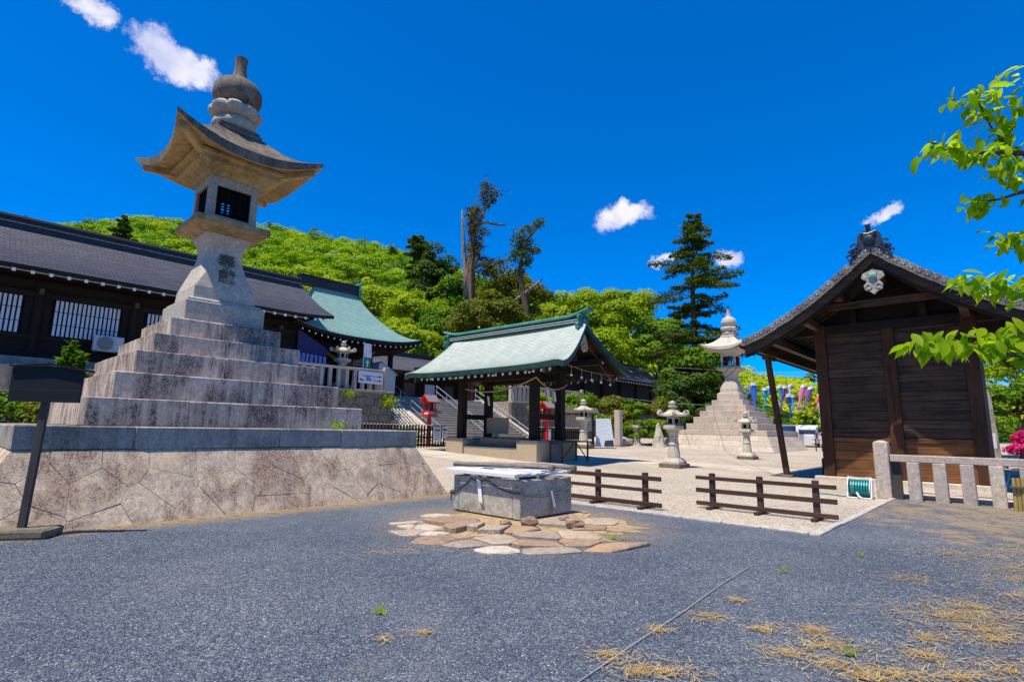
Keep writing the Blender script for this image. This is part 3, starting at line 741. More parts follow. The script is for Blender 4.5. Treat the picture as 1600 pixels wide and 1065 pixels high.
def corridor(a0, a1, be, ze, br, zr, bw, label, win_a, win_n, bay=3.4):
    """long shrine corridor with a shingled roof; all in grid coordinates"""
    t = gthing('shrine_corridor', a0, bw, label, 'building', z=TZ); of = (a0, bw, TZ)
    sg = 1
    def P(u, v):
        c = v ** .88
        lift = .16 * max(0, (u - .9) / .1) ** 2 * v + (.16 * max(0, (.04 - u) / .04) ** 2 * v)
        return (a0 + (a1 - a0) * u, br + (be - br) * v, zr + (ze - zr) * c - .10 * math.sin(math.pi * v) + lift)
    def Pb(u, v):
        p = P(1 - u, v); return (p[0], 2 * br - p[1], p[2])
    rf = O('roof', courses(MB(of), P, 30, 36, .018), 'shingle_rows', t)
    O('roof_back', courses(MB(of), Pb, 10, 8, .02), 'shingle_rows', t)
    O('eave_board', slab_under(MB(of), lambda u, v: (P(u, .0 + v)[0], P(u, v)[1] + .002, P(u, v)[2] - .006), 30, 6, .17), 'wood_black_x', t)
    O('eave_trim', MB(of).box(a0, a1 - 1.5, be + .05, be + .09, ze - .235, ze - .19), 'gegyo', t)
    rd = O('ridge', MB(of).box(a0, a1 - .25, br - .26, br + .26, zr - .25, zr + .22).box(a0, a1 - .2, br - .33, br + .33, zr + .22, zr + .27), 'ridge_black', t)
    O('ridge_cap', MB(of).prism([(br - .24, zr + .27), (br - .2, zr + .40), (br, zr + .47), (br + .2, zr + .40), (br + .24, zr + .27)], a0, a1 - .15, 'x'), 'ridge_black', rd)
    O('ridge_line', MB(of).box(a0, a1 - .25, br - .275, br - .26, zr + .02, zr + .06), 'gegyo', rd)
    # body
    zb = 4.12
    O('stone_plinth', MB(of).box(a0 + .5, a1 - .6, bw - .35, 2 * br - bw + .35, TZ, zb), 'granite_coping', t)
    O('wall', MB(of).box(a0 + .9, a1 - 1.05, bw + .06, 2 * br - bw, zb, ze + .7), 'wood_black_x', t)
    for z_0, z_1, d in ((zb, zb + .28, .14), (4.92, 5.1, .10), (6.72, 6.95, .12), (7.12, 7.42, .16)):
        O('beam', MB(of).box(a0 + .9, a1 - .95, bw + .06 - d, bw + .06, z_0, min(z_1, ze - .1)), 'wood_black_x', t)
    k = -20
    while k < 30:
        pa = win_a - .52 + bay * k
        if a0 + 1 < pa < a1 - .9:
            p_ = O('pillar', MB(of).lathe([(.17, zb), (.17, ze - .3)], 10, pa, bw), 'wood_black', t)
            O('beam_nose', MB(of).box(pa - .07, pa + .07, bw - .48, bw - .12, 6.82, 7.02), 'wood_grey', p_)
        wa = win_a + bay * k
        if win_n and a0 + 1 < wa and wa + 2.4 < a1 - .4:
            w_ = O('window', MB(of).box(wa - .06, wa + 2.42, bw - .01, bw + .04, 5.1, 6.72), 'black', t)
            for i in range(15): O('slat', MB(of).box(wa + .03 + i * .157, wa + .125 + i * .157, bw - .05, bw - .02, 5.14, 6.68), 'white_slat', w_)
            for zz in (5.62, 6.18): O('crossbar', MB(of).box(wa, wa + 2.36, bw - .062, bw - .051, zz - .012, zz + .012), 'black', w_)
        k += 1
    a = a0 + .3
    while a < a1 - .3:
        u = (a - a0) / (a1 - a0); p = P(u, .985); q = P(u, .55)
        r_ = O('rafter', MB(of).bar((a, p[1], p[2] - .25), (a, q[1], q[2] - .25), .09, .11), 'wood_black_y', t)
        O('rafter_end', MB(of).box(a - .06, a + .06, p[1] - .025, p[1] + .015, p[2] - .33, p[2] - .18), 'white_paint', r_); a += .57
    g_ = MB(of)
    n = 12
    for e in (a0 + .9, a1 - 1.05):
        pts = [(P(0, i / n)[1], P(.5, i / n)[2] - .15) for i in range(n + 1)]; pts = [(2 * br - y, z) for y, z in reversed(pts)] + pts
        g_.prism(pts, e - .03, e + .03, 'x')
    O('gable_wall', g_, 'wood_black_x', t)
    return t
corridor(-9, 15.2, 28.2, 7.62, 32.5, 10.32, 30.0, 'long dark corridor with grey shingled roof and slatted windows behind the left giant lantern', 3.14, True)
corridor(37, 60.5, 30.2, 7.05, 33.2, 9.0, 31.5, 'dark corridor with a low grey roof seen right of the pavilion, above the shrubs', 38.2, False)

# shrine hall with a hipped patina roof, upswept at the corners
h = gthing('shrine_hall', 18.0, 33.5, 'shrine hall with sweeping green copper roof at the end of the left corridor', 'building', z=TZ); of = (18.0, 33.5, TZ)
ra, rz_, ea, ez = 1.55, 10.85, 4.45, 6.98
def hallP(k):
    def P(u, v):
        q = -1 + 2 * u; half = ra + (ea - ra) * (v ** 1.25); dep = 4.2 * v
        z = ez + (rz_ - ez) * (1 - v) ** 1.45 + .5 * v ** 3 * abs(q) ** 3
        if k % 2 == 0:
            x, y = q * half, -dep
        else:
            x, y = ra + (ea - ra) * v ** 1.25, q * dep
        if k >= 2: x, y = -x, -y
        return (18.0 + x, 33.5 + y, z)
    return P
rm = MB(of); em = MB(of)
for k in range(4):
    courses(rm, hallP(k), 20, 30, .018); slab_under(em, hallP(k), 20, 8, .22)
O('roof', rm, 'patina_shrine', h); O('eave_board', em, 'wood_black_x', h)
rd = O('ridge', MB(of).box(15.4, 19.6, 33.2, 33.8, 10.7, 11.25).box(15.3, 19.7, 33.1, 33.9, 11.25, 11.33), 'ridge_black', h)
O('ridge_ornament', MB(of).prism([(33.05, 10.5), (33.0, 11.0), (33.2, 11.5), (33.5, 11.65), (33.8, 11.5), (34.0, 11.0), (33.95, 10.5)], 19.6, 19.75, 'x').tube([(19.7, 33.5, 11.55), (19.95, 33.5, 11.62), (20.1, 33.5, 11.8)], .06, 6), 'patina_ridge', rd)
for i in range(22):
    a = 14.0 + i * .4; u = (a - 13.55) / 8.9; q = abs(-1 + 2 * u); z = ez + .5 * q ** 3 - .30
    r_ = O('rafter', MB(of).bar((a, 29.5, z), (18 + (a - 18) * .8, 31.3, z + .55), .08, .1), 'wood_black_y', h)
    O('rafter_end', MB(of).box(a - .04, a + .04, 29.47, 29.5, z - .05, z + .05), 'white_paint', r_)
for a in (15.2, 17.0, 19.2, 21.0):
    for b in (30.9, 36.2): O('pillar', MB(of).lathe([(.18, TZ), (.18, 7.3)], 10, a, b), 'wood_black', h)
O('lintel', MB(of).box(15.0, 21.2, 30.8, 31.0, 6.3, 6.7), 'wood_black_x', h)
O('inner_wall', MB(of).box(15.0, 21.2, 33.4, 33.6, TZ, 8.2), 'wood_black', h)
c_ = gthing('curtain', 14.75, 29.75, 'blue cloth curtain hung at the corridor end, left of the terrace lantern', 'curtain', z=TZ)
O('top_band', MB().add([(-.85, 0, 2.05), (1.0, 0, 1.95), (1.0, 0, 2.35), (-.85, 0, 3.35), (-.85, .04, 2.05), (1.0, .04, 1.95), (1.0, .04, 2.35), (-.85, .04, 3.35)], [(0, 1, 2, 3), (7, 6, 5, 4), (0, 4, 5, 1), (2, 6, 7, 3)]), 'curtain_navy', c_)
for i in range(7):
    x = -.82 + i * .26
    def cf(u, v, x=x, i=i): return (x + .19 * u + .02 * math.sin(7 * v + i), -.03 + .035 * math.sin(u * 6 + i), 2.0 - .07 * (x + .8) - 1.75 * v)
    O('cloth_strip', MB().grid(cf, 5, 5), 'curtain_blue', c_)
sh = gthing('straw_rope', 17.6, 30.7, 'thick straw rope hung under the green hall roof behind the terrace lantern', 'rope', z=TZ)
O('rope', MB().tube([(-2.0 + 4.0 * i / 14, 0, 1.75 + 1.0 * abs(-1 + 2 * i / 14) ** 1.6) for i in range(15)], [.06 + .1 * math.sin(math.pi * i / 14) for i in range(15)], 8), 'wood_tan', sh, smooth=True)
tn = gthing('storage_shelter', 20.1, 30.2, 'pale grey gabled shelter under the right corner of the green hall roof', 'shelter', z=TZ)
O('side', MB().prism([(-.75, 0), (.55, 0), (.55, 1.25), (-.55, 1.95), (-.75, 1.85)], -.5, .5, 'y'), 'ac_white', tn)
O('roof_sheet', MB().add([(-.58, -.6, 2.02), (.65, -.6, 1.25), (.65, .6, 1.25), (-.58, .6, 2.02), (-.58, -.6, 1.97), (.65, -.6, 1.2), (.65, .6, 1.2), (-.58, .6, 1.97)], [(0, 1, 2, 3), (7, 6, 5, 4), (0, 4, 5, 1), (1, 5, 6, 2), (3, 7, 4, 0)]), 'ac_white', tn)
rk = gthing('plaque_rack', 18.1, 30.0, 'small pale slatted rack beside the tall banner on the terrace', 'rack', z=TZ)
for i in range(5): O('slat', MB().box(-.35, .35, -.02, .02, 1.0 + i * .2, 1.13 + i * .2), 'wood_log', rk)
for s in (-.36, .36): O('post', MB().box(s - .03, s + .03, .02, .07, 0, 2.0), 'wood_log', rk)

# terrace stone fence
def stone_fence(a0, a1, label, banner=False):
    t = gthing('stone_fence', a0, 28.55, label, 'fence', 'stone fences along the terrace edge', z=TZ); W = a1 - a0; n = int(W / .52)
    for i in range(n + 1):
        x = W * i / n; e = i in (0, n); w = .13 if e else .10
        O('post', MB().cbox(x - w, x + w, -w, w, 0, 1.5 if e else 1.15, .015), 'granite_fence', t)
    O('rail', MB().cbox(.1, W - .1, -.10, .10, 1.152, 1.30, .015), 'granite_fence', t)
    O('base_course', MB().cbox(0, W, -.2, .2, -.02, .0, .004), 'granite_fence', t)
stone_fence(9.0, 19.1, 'stone post fence on the terrace edge with the white arrow notice, above the rubble wall')
stone_fence(30.6, 40.0, 'stone post fence on the terrace right of the stairs, seen under the pavilion roof')
nb = gthing('notice_banner', 18.05, 28.38, 'white notice with blue characters and black arrows tied to the stone fence', 'notice', z=TZ)
O('sheet', MB().grid(lambda u, v: (-.95 + 1.72 * u, -.03 + .015 * math.sin(6 * u), .42 + .72 * v - .03 * u), 8, 3), 'white_sheet', nb)
for z_, x0_ in ((.86, -.7), (.60, .0)):
    O('arrow', MB().box(x0_, .55, -.06, -.055, z_ - .014, z_ + .014).prism([(.45, z_ - .06), (.66, z_), (.45, z_ + .06)], -.06, -.055, 'y'), 'ink', nb)
for i, (x_, z_) in enumerate(((-.34, .78), (-.34, .64), (-.22, .71), (-.8, .62), (-.68, .58), (-.15, .6))):
    O('glyph_stroke', MB().box(x_ - .09, x_ + .09, -.062, -.056, z_ - .02, z_ + .02).box(x_ - .02, x_ + .02, -.063, -.0565, z_ - .06, z_ + .06), 'ink_blue', nb)
bn = gthing('tall_banner', 18.0, 28.95, 'tall narrow banner, pale pink above green, standing behind the stone fence', 'banner', z=TZ)
O('pole', MB().tube([(-.27, 0, 0), (-.27, 0, 3.0)], .02, 6).tube([(-.27, 0, 2.92), (.3, 0, 2.88)], .012, 5), 'steel', bn)
O('upper_cloth', MB().grid(lambda u, v: (-.25 + .52 * u, .03 * math.sin(5 * u + 3 * v), 2.05 + .85 * v), 5, 5), 'banner_pink', bn)
O('lower_cloth', MB().grid(lambda u, v: (-.25 + .52 * u, .03 * math.sin(5 * u + 3 * v + 1), 1.0 + 1.05 * v), 5, 5), 'banner_green', bn)
O('lettering', MB().box(-.06, .06, -.05, -.045, 2.1, 2.3).box(-.10, .10, -.05, -.044, 1.7, 1.78).box(-.03, .03, -.05, -.043, 1.45, 1.9).box(-.09, .09, -.05, -.045, 1.3, 1.36), 'white_paint', bn)
# air conditioner on the corridor wall
ac = gthing('air_conditioner', 5.1, 29.55, 'grey-white outdoor air conditioner unit on the dark corridor wall, under a slatted window', 'air conditioner', z=4.62)
O('case', MB().cbox(-.55, .55, -.22, .12, 0, .70, .03), 'ac_white', ac)
gr = O('fan_grille', MB().lathe([(.30, 0), (.30, .02), (.26, .03)], 20), 'ac_grille', ac); gr.rotation_euler = (R(90), 0, 0); gr.location = (-.14, -.222, .35)
gp = MB()
for i in range(12): gp.box(-.46 + .0, .19, -.258, -.252, .06 + i * .05, .07 + i * .05)
O('louvres', gp, 'ac_white', ac); O('bracket', MB().box(-.45, -.38, -.25, .4, -.07, 0).box(.38, .45, -.25, .4, -.07, 0), 'rust', ac)

# low dark hall across the top of the stairs
wh = gthing('worship_hall', 27.0, 40.0, 'low dark wooden hall at the top of the staircase, seen beneath the pavilion eave', 'building', z=TZ)
O('wall', MB().box(-8, 9, .6, .8, 0, 2.7), 'wood_black_x', wh); O('plinth', MB().box(-8.4, 9.4, -.5, 3.6, 0, .3), 'granite_coping', wh)
for i in range(8): O('pillar', MB().lathe([(.15, .3), (.15, 2.7)], 10, -7.7 + i * 2.33, 0), 'wood_black', wh)
O('lintel', MB().box(-8, 9, -.1, .1, 2.35, 2.62), 'wood_black_x', wh)
for i in range(7): O('paper_screen', MB().box(-7.3 + i * 2.33, -5.9 + i * 2.33, .56, .598, .7, 1.9), 'white_slat' if i % 2 else 'wood_grey', wh)
O('roof', courses(MB(), lambda u, v: (-9.2 + 19.4 * u, 1.6 - 3.1 * v, 4.5 - 1.75 * v ** .9), 10, 16, .02), 'shingle_rows', wh); O('roof_back', courses(MB(), lambda u, v: (10.2 - 19.4 * u, 1.6 + 3.1 * v, 4.5 - 1.75 * v ** .9), 10, 8, .02), 'shingle_rows', wh)
O('eave_board', slab_under(MB(), lambda u, v: (-9.2 + 19.4 * u, 1.6 - 3.1 * v, 4.49 - 1.75 * v ** .9), 10, 6, .14), 'wood_black_x', wh)
O('ridge', MB().box(-9.2, 10.2, 1.4, 1.8, 4.4, 4.8), 'ridge_black', wh)
# ---------------------------------------------------------------- ablution pavilion
PZ = .17
pv = gthing('ablution_pavilion', 19.55, 18.4, 'open wooden ablution pavilion with pale green copper gable roof in the middle of the court', 'pavilion', z=PZ); of = (19.55, 18.4, PZ)
RA, RZ, EZ, B0, B1 = 19.55, 6.28, 4.24, 12.95, 23.45
def pavP(s, ea):
    def P(u, v):
        b = B0 + (B1 - B0) * u; q = abs(-1 + 2 * u)
        droop = -.20 * max(0, (q - .90) / .10) ** 2 * (1 - .3 * v)
        z = EZ + (RZ - EZ) * (1 - v) ** 1.32 + .16 * v ** 2 * q ** 4 + droop + .16 * (1 - v) * q ** 3
        inset = .75 * (1 - v) ** 1.2                     # the verge leans in towards the ridge
        b = B0 + inset + (B1 - B0 - 2 * inset) * u
        return (RA + s * (ea) * v, b, z)
    return P
Pl, Pr = pavP(-1, 2.66), pavP(1, 2.66)
rm = MB(of); courses(rm, Pl, 48, 27, .03); courses(rm, lambda u, v: Pr(1 - u, v), 48, 27, .03)
O('roof', rm, 'patina', pv)
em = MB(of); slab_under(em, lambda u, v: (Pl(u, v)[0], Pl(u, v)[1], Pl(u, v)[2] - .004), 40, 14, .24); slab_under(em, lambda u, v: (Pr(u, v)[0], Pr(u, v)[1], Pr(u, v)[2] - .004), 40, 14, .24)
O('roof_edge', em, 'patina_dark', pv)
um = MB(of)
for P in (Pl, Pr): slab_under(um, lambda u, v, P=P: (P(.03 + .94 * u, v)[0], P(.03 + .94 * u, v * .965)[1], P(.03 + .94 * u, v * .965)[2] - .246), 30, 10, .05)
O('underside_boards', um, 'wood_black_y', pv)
rd = O('ridge', MB(of).box(RA - .20, RA + .20, 13.95, 22.85, RZ - .05, RZ + .30), 'patina_dark', pv)
O('ridge_cap', MB(of).add([(RA + w * sx, b, RZ + .30 + hh + .30 * max(0, (abs(b - 18.4) - 3.6) / 1.5) ** 2) for b in [13.45 + .55 * i for i in range(19)] for sx, w, hh in ((-1, .2, 0), (-1, .26, .06), (-1, .2, .15), (1, .2, .15), (1, .26, .06), (1, .2, 0))], [(i * 6 + k, i * 6 + (k + 1) % 6, i * 6 + 6 + (k + 1) % 6, i * 6 + 6 + k) for i in range(18) for k in range(6)] + [(0, 1, 2, 3, 4, 5), tuple(range(18 * 6 + 5, 18 * 6 - 1, -1))]), 'patina_ridge', rd)
for z_ in (.06, .16): O('ridge_band', MB(of).box(RA - .225, RA + .225, 13.95, 22.85, RZ + z_, RZ + z_ + .035), 'patina', rd)
for b, d in ((13.9, -1), (22.9, 1)):
    om = MB(of); om.prism([(RA - .42, RZ - .35), (RA - .5, RZ - .1), (RA - .3, RZ + .05), (RA - .36, RZ + .3), (RA - .2, RZ + .46), (RA + .2, RZ + .46), (RA + .36, RZ + .3), (RA + .3, RZ + .05), (RA + .5, RZ - .1), (RA + .42, RZ - .35), (RA, RZ - .1)], b - .07, b + .07, 'y')
    for sx in (-1, 1): om.tube([(RA + sx * (.36 + .13 * math.cos(k)), b + d * .08, RZ + .22 + .13 * math.sin(k)) for k in (0, 1, 2, 3, 4, 5)], .05, 6); om.tube([(RA + sx * (.42 + .10 * math.cos(k)), b + d * .08, RZ - .28 + .10 * math.sin(k)) for k in (0, 1, 2, 3, 4, 5)], .045, 6)
    om.ball((RA, b + d * .1, RZ + .15), .12)
    O('ridge_ornament', om, 'patina_ridge', rd)
# rafters with white ends along both eaves
for s, P in ((-1, Pl), (1, Pr)):
    for i in range(21):
        u = .075 + .85 * i / 20; p, q = P(u, .94), P(u, .45)
        r_ = O('rafter', MB(of).bar((p[0], p[1], p[2] - .36), (q[0], p[1], q[2] - .36), .09, .11), 'wood_black_x', pv)
        O('rafter_end', MB(of).box(p[0] + s * .0 - .02, p[0] + .02, p[1] - .05, p[1] + .05, p[2] - .42, p[2] - .30), 'white_paint', r_)
# barge boards and gable
for u in (0.045, .955):
    for P in (Pl, Pr):
        pts = [P(u, v / 12) for v in range(13)]; bm_ = MB(of)
        vs = []; b = pts[0][1] * 0 + (B0 + .95 if u < .5 else B1 - .95)
        for p in pts: vs += [(p[0], b, p[2] - .27), (p[0], b, p[2] - .27 - .26), (p[0], b + .09, p[2] - .27), (p[0], b + .09, p[2] - .53)]
        fs = []
        for i in range(12):
            k = 4 * i; fs += [(k, k + 4, k + 5, k + 1), (k + 2, k + 3, k + 7, k + 6), (k + 1, k + 5, k + 7, k + 3), (k, k + 2, k + 6, k + 4)]
        fs += [(0, 1, 3, 2), (48, 50, 51, 49)]
        O('barge_board', bm_.add(vs, fs), 'wood_brown', pv)
    b = B0 + 2.4 if u < .5 else B1 - 2.4
    O('gable_wall', MB(of).prism([(RA - 1.75, 4.62), (RA - .9, 5.15), (RA, 5.95), (RA + .9, 5.15), (RA + 1.75, 4.62)], b - .03, b + .03, 'y'), 'wood_black', pv)
    d = B0 + .88 if u < .5 else B1 - .88
    gm_ = MB(of)
    gm_.prism([(RA - .05, 5.75), (RA - .17, 5.55), (RA - .25, 5.3), (RA - .16, 5.08), (RA, 4.98), (RA + .16, 5.08), (RA + .25, 5.3), (RA + .17, 5.55), (RA + .05, 5.75)], d - .03, d + .03, 'y')
    gm_.ball((RA, d - .04, 5.32), .08)
    for sx in (-1, 1): gm_.tube([(RA + sx * (.15 + .09 * math.cos(k)), d - .05, 5.14 + .09 * math.sin(k)) for k in (0, 1, 2, 3, 4, 5)], .03, 6)
    O('gable_pendant', gm_, 'gegyo_gold', pv)
    for a in (RA - 1.45, RA + 1.45): pe_ = O('purlin_end', MB(of).box(a - .09, a + .09, d - .05, d + 1.6, 4.62, 4.82), 'wood_black_y', pv); O('purlin_cap', MB(of).box(a - .1, a + .1, d - .075, d - .055, 4.61, 4.83), 'white_paint', pe_)
posts = [(18.62, 15.9), (20.5, 15.9), (18.62, 20.75), (20.5, 20.75)]
for a, b in posts: O('post', MB(of).cbox(a - .19, a + .19, b - .19, b + .19, 1.06, 4.55, .03), 'wood_black', pv)
for b in (15.9, 20.75): O('tie_beam', MB(of).box(17.5, 21.6, b - .12, b + .12, 4.2, 4.5), 'wood_black_x', pv); O('lower_tie', MB(of).box(18.85, 20.27, b - .07, b + .07, 2.0, 2.25), 'wood_black_x', pv)
for a in (18.62, 20.5): O('purlin', MB(of).box(a - .13, a + .13, 13.6, 22.8, 4.5, 4.76), 'wood_black_y', pv); O('head_beam', MB(of).box(a - .10, a + .10, 16.09, 20.56, 3.85, 4.12), 'wood_black_y', pv)
# stone blocks that carry the posts and the basin between them
for a0, a1, b0, b1 in ((18.1, 19.1, 15.32, 16.5), (18.1, 19.1, 20.1, 21.35), (20.0, 21.0, 15.32, 16.5), (20.0, 21.0, 20.1, 21.35)):
    O('plinth_block', MB(of).cbox(a0, a1, b0, b1, .12, .98, .015), 'stone_block_tan', pv); O('plinth_cap', MB(of).cbox(a0 - .02, a1 + .02, b0 - .02, b1 + .02, .982, 1.07, .012), 'granite_coping', pv)
O('kerb_wall', MB(of).cbox(18.2, 18.45, 16.5, 20.1, .12, .70, .015), 'stone_block_tan', pv)
O('kerb_wall', MB(of).cbox(20.65, 20.9, 16.5, 20.1, .12, .70, .015), 'stone_block_tan', pv)
O('end_wall', MB(of).cbox(19.1, 20.0, 15.4, 15.6, .12, .9, .012), 'granite_coping', pv)
bs = gthing('stone_basin', 19.55, 18.3, 'brown stone water basin between the posts of the pavilion', 'basin', z=.17)
bm_ = MB(); bm_.frustum(.62, 1.25, .68, 1.35, .0, .55); bm_.box(-.68, -.52, -1.35, 1.35, .55, .92).box(.52, .68, -1.35, 1.35, .55, .92).box(-.52, .52, -1.35, -1.18, .55, .92).box(-.52, .52, 1.18, 1.35, .55, .92)
O('trough', bm_, 'flagstone_brown', bs); O('water', MB().box(-.52, .52, -1.18, 1.18, .8, .84), 'glass_dark', bs)
for i in range(5): O('ladle_rest', MB().tube([(-.7, -1.0 + i * .5, .95), (.7, -1.0 + i * .5, .95)], .025, 6), 'bamboo', bs)
wp = gthing('water_panel', 20.3, 20.0, 'tan stone panel standing behind the basin under the pavilion', 'panel', z=.17)
O('panel', MB().cbox(-.06, .06, -.9, .6, 1.15, 1.95, .01), 'stone_block_tan', wp); O('leg', MB().box(-.05, .05, -.2, .1, 0, 1.15), 'granite_lantern', wp)
tb = gthing('folding_table', 19.75, 14.75, 'dark topped metal table standing against the near end of the pavilion basin', 'table', z=.15)
O('table_top', MB().cbox(-1.05, 1.0, -.35, .4, .86, .92, .01), 'table_top', tb)
for x in (-.98, .93):
    for y in (-.3, .34): O('leg', MB().box(x - .03, x + .03, y - .03, y + .03, 0, .86), 'rust', tb)
for x in (-.4, .35): O('brace', MB().bar((x * 2.4, -.3, .15), (x * .3, -.3, .82), .035, .035), 'rust', tb)
rp = gthing('shimenawa_rope', 18.3, 15.5, 'twisted straw rope with white paper strips looped round the near posts of the pavilion', 'rope', z=.15)
def sag(p, q, s, n=12): return [tuple(Vector(p).lerp(Vector(q), i / n) - Vector((0, 0, s * 4 * (i / n) * (1 - i / n)))) for i in range(n + 1)]
O('rope', MB().tube(sag((.1, 4.8, 3.35), (.08, .12, 3.72), .35), .035, 6).tube(sag((.08, .12, 3.72), (2.4, .12, 3.55), .38), .035, 6), 'rope', rp)
for x, y, z_ in ((.85, .10, 3.2), (1.35, .10, 3.13), (.1, 1.6, 3.12), (.1, 3.2, 2.95)):
    O('paper_strip', MB().add([(x - .07, y - .02, z_), (x + .07, y - .02, z_), (x + .1, y - .03, z_ - .2), (x - .03, y - .03, z_ - .2), (x + .13, y - .04, z_ - .45), (x + .0, y - .04, z_ - .45)], [(0, 1, 2, 3), (3, 2, 4, 5)]), 'paper', rp)
lb = gthing('light_string', 18.0, 14.9, 'string of small white bulbs hanging along the near side of the pavilion', 'light string', z=.15)
cp = sag((-.9, 7.2, 4.02), (-.5, -1.3, 4.05), .06, 16); O('cable', MB().tube(cp, .008, 4).tube(sag((-.5, -1.3, 4.2), (3.6, -1.3, 3.95), .12, 10), .012, 4), 'rope', lb)
for i in range(1, 16, 2): O('bulb', MB().tube([cp[i], (cp[i][0], cp[i][1], cp[i][2] - .12)], .006, 4).ball((cp[i][0], cp[i][1], cp[i][2] - .17), .055, 8, 6), 'white_paint', lb)
for i in range(5): O('bulb', MB().tube([(.3 + i * .75, -1.3, 4.05 - .05 * i), (.3 + i * .75, -1.3, 3.75 - .05 * i)], .006, 4).ball((.3 + i * .75, -1.3, 3.7 - .05 * i), .055, 8, 6), 'white_paint', lb)

# ---------------------------------------------------------------- wooden storehouse on the right
WA, BL, BR, GA, AE = 21.0, 4.75, .78, 19.0, 31.0
BC = (BL + BR) / 2; WZ = .05
rb = gthing('wooden_storehouse', WA, BC, 'dark board-walled storehouse with grey tiled gable roof on the right', 'building', z=WZ); of = (WA, BC, WZ)
EL = 6.68; ZE, ZR = 4.64, 7.17
def rbz(v): return ZE + (ZR - ZE) * (1 - v) ** 1.12 - .16 * math.sin(math.pi * v)
def rbP(s):
    def P(u, v): return (GA + (AE - GA) * u, BC + s * (EL - BC) * v, rbz(v))
    return P
O('foundation', MB(of).cbox(WA - .35, AE - 1, BR - .4, BL + .42, -.1, .17, .02), 'paving_pale', rb)
dk = MB(of)
for s in (-1, 1): slab_under(dk, rbP(s), 2, 14, .16); dk.grid(lambda u, v, s=s: (rbP(s)(u, v)[0], rbP(s)(u, v)[1], rbP(s)(u, v)[2] - .005), 2, 14)
O('roof_deck', dk, 'wood_black_y', rb)
rng = random.Random(40)
# round cover tiles: rows down the slope near the gable edge, then long rolls
slope = []
for s in (-1, 1):
    P = rbP(s)
    for k in range(26):
        a = GA + .10 + k * .27
        if k < 3:
            continue
        pts = [P(0, i / 10) for i in range(11)]
        O('tile_row', MB(of).tube([(a + .1, p[1], p[2] + .03) for p in pts], .075, 8), 'roof_tile', rb)
    O('tile_bed', MB(of).grid(lambda u, v, P=P: (P(u, v)[0] + .35, P(u, v)[1], P(u, v)[2] + .012), 4, 14), 'roof_tile', rb)
    n = 22
    for i in range(n):                                    # verge tiles with their round ends towards the court
        v = (i + .5) / n; p = P(0, v); q = P(0, min(1, v + .01)); sl = math.atan2(q[2] - p[2], abs(q[1] - p[1])) * s
        m1 = MB((0, 0, 0)); m1.lathe([(.03, -.035), (.10, -.035), (.128, -.03), (.128, .0), (.105, .005), (.105, .46)], 12).lathe([(.05, -.05), (.05, -.034)], 10)
        me = m1.mesh('verge_tile', True)
        tt = O('verge_tile', me, 'roof_tile', rb); j = rng.uniform(-.012, .012)
        tt.matrix_local = Matrix.Translation((p[0] - of[0] - .05, p[1] - of[1], p[2] - of[2] + .02 + j)) @ Matrix.Rotation(R(90), 4, 'Y')
        t2 = MB(); t2.cbox(-.06, .42, -.115, .115, -.055, .0, .01); tq = O('verge_pan', t2, 'roof_tile', rb)
        tq.matrix_local = Matrix.Translation((p[0] - of[0] - .02, p[1] - of[1], p[2] - of[2] - .075 + j)) @ Matrix.Rotation(sl, 4, 'X')
    for row in (1, 2):                                    # two more rolls running up the slope beside the verge
        for i in range(n):
            v0, v1 = i / n, (i + 1) / n; p, q = P(0, v0), P(0, v1); a = GA + .2 + row * .24
            O('cover_tile', MB(of).tube([(a, p[1], p[2] + .10 + row * .015), (a, q[1] + s * .03, q[2] + .10 + row * .015)], [.075, .092], 8), 'roof_tile', rb)
    for k in range(20):                                   # round eave ends
        pe = P(0, 1); e = O('eave_tile', MB().lathe([(.09, 0), (.09, .06)], 10), 'roof_tile', rb)
        e.data.transform(Matrix.Rotation(R(90), 4, 'X')); e.location = (GA - of[0] + .6 + k * .27, pe[1] - of[1] + (.06 if s < 0 else .03), pe[2] - of[2] + .03)
rdg = O('ridge', MB(of).box(GA + .12, AE, BC - .16, BC + .16, ZR - .1, ZR + .42), 'roof_tile', rb)
O('ridge_cap', MB(of).tube([(GA + .05, BC, ZR + .46), (AE, BC, ZR + .46)], .1, 10), 'roof_tile', rdg)
on = MB(of)                                                # demon-mask ridge-end tile
on.prism([(BC - .5, ZR - .28), (BC - .52, ZR - .04), (BC - .40, ZR + .06), (BC - .32, ZR + .2), (BC - .3, ZR + .42), (BC - .2, ZR + .56), (BC + .2, ZR + .56), (BC + .3, ZR + .42), (BC + .32, ZR + .2), (BC + .40, ZR + .06), (BC + .52, ZR - .04), (BC + .5, ZR - .28), (BC + .3, ZR - .02), (BC, ZR + .06), (BC - .3, ZR - .02)], GA - .10, GA + .12, 'x')
O('ridge_end_tile', on, 'tile_dark', rdg)
fc = MB(of); fc.ball((GA - .12, BC, ZR + .28), .17, 10, 8, (.7, 1, 1)); fc.ball((GA - .16, BC - .1, ZR + .38), .055); fc.ball((GA - .16, BC + .1, ZR + .38), .055); fc.tube([(GA - .14, BC - .2, ZR + .5), (GA - .18, BC - .1, ZR + .46), (GA - .2, BC, ZR + .42), (GA - .18, BC + .1, ZR + .46), (GA - .14, BC + .2, ZR + .5)], .035, 6)
for sx in (-1, 1):
    for cy, cz, r_ in ((.40, .12, .09), (.46, -.06, .10), (.34, .02, .07), (.54, -.2, .08)):
        fc.tube([(GA - .12, BC + sx * (cy + r_ * math.cos(t_ * .9)), ZR + cz + r_ * math.sin(t_ * .9)) for t_ in range(7)], .032, 6)
O('mask_relief', fc, 'tile_dark', rdg)
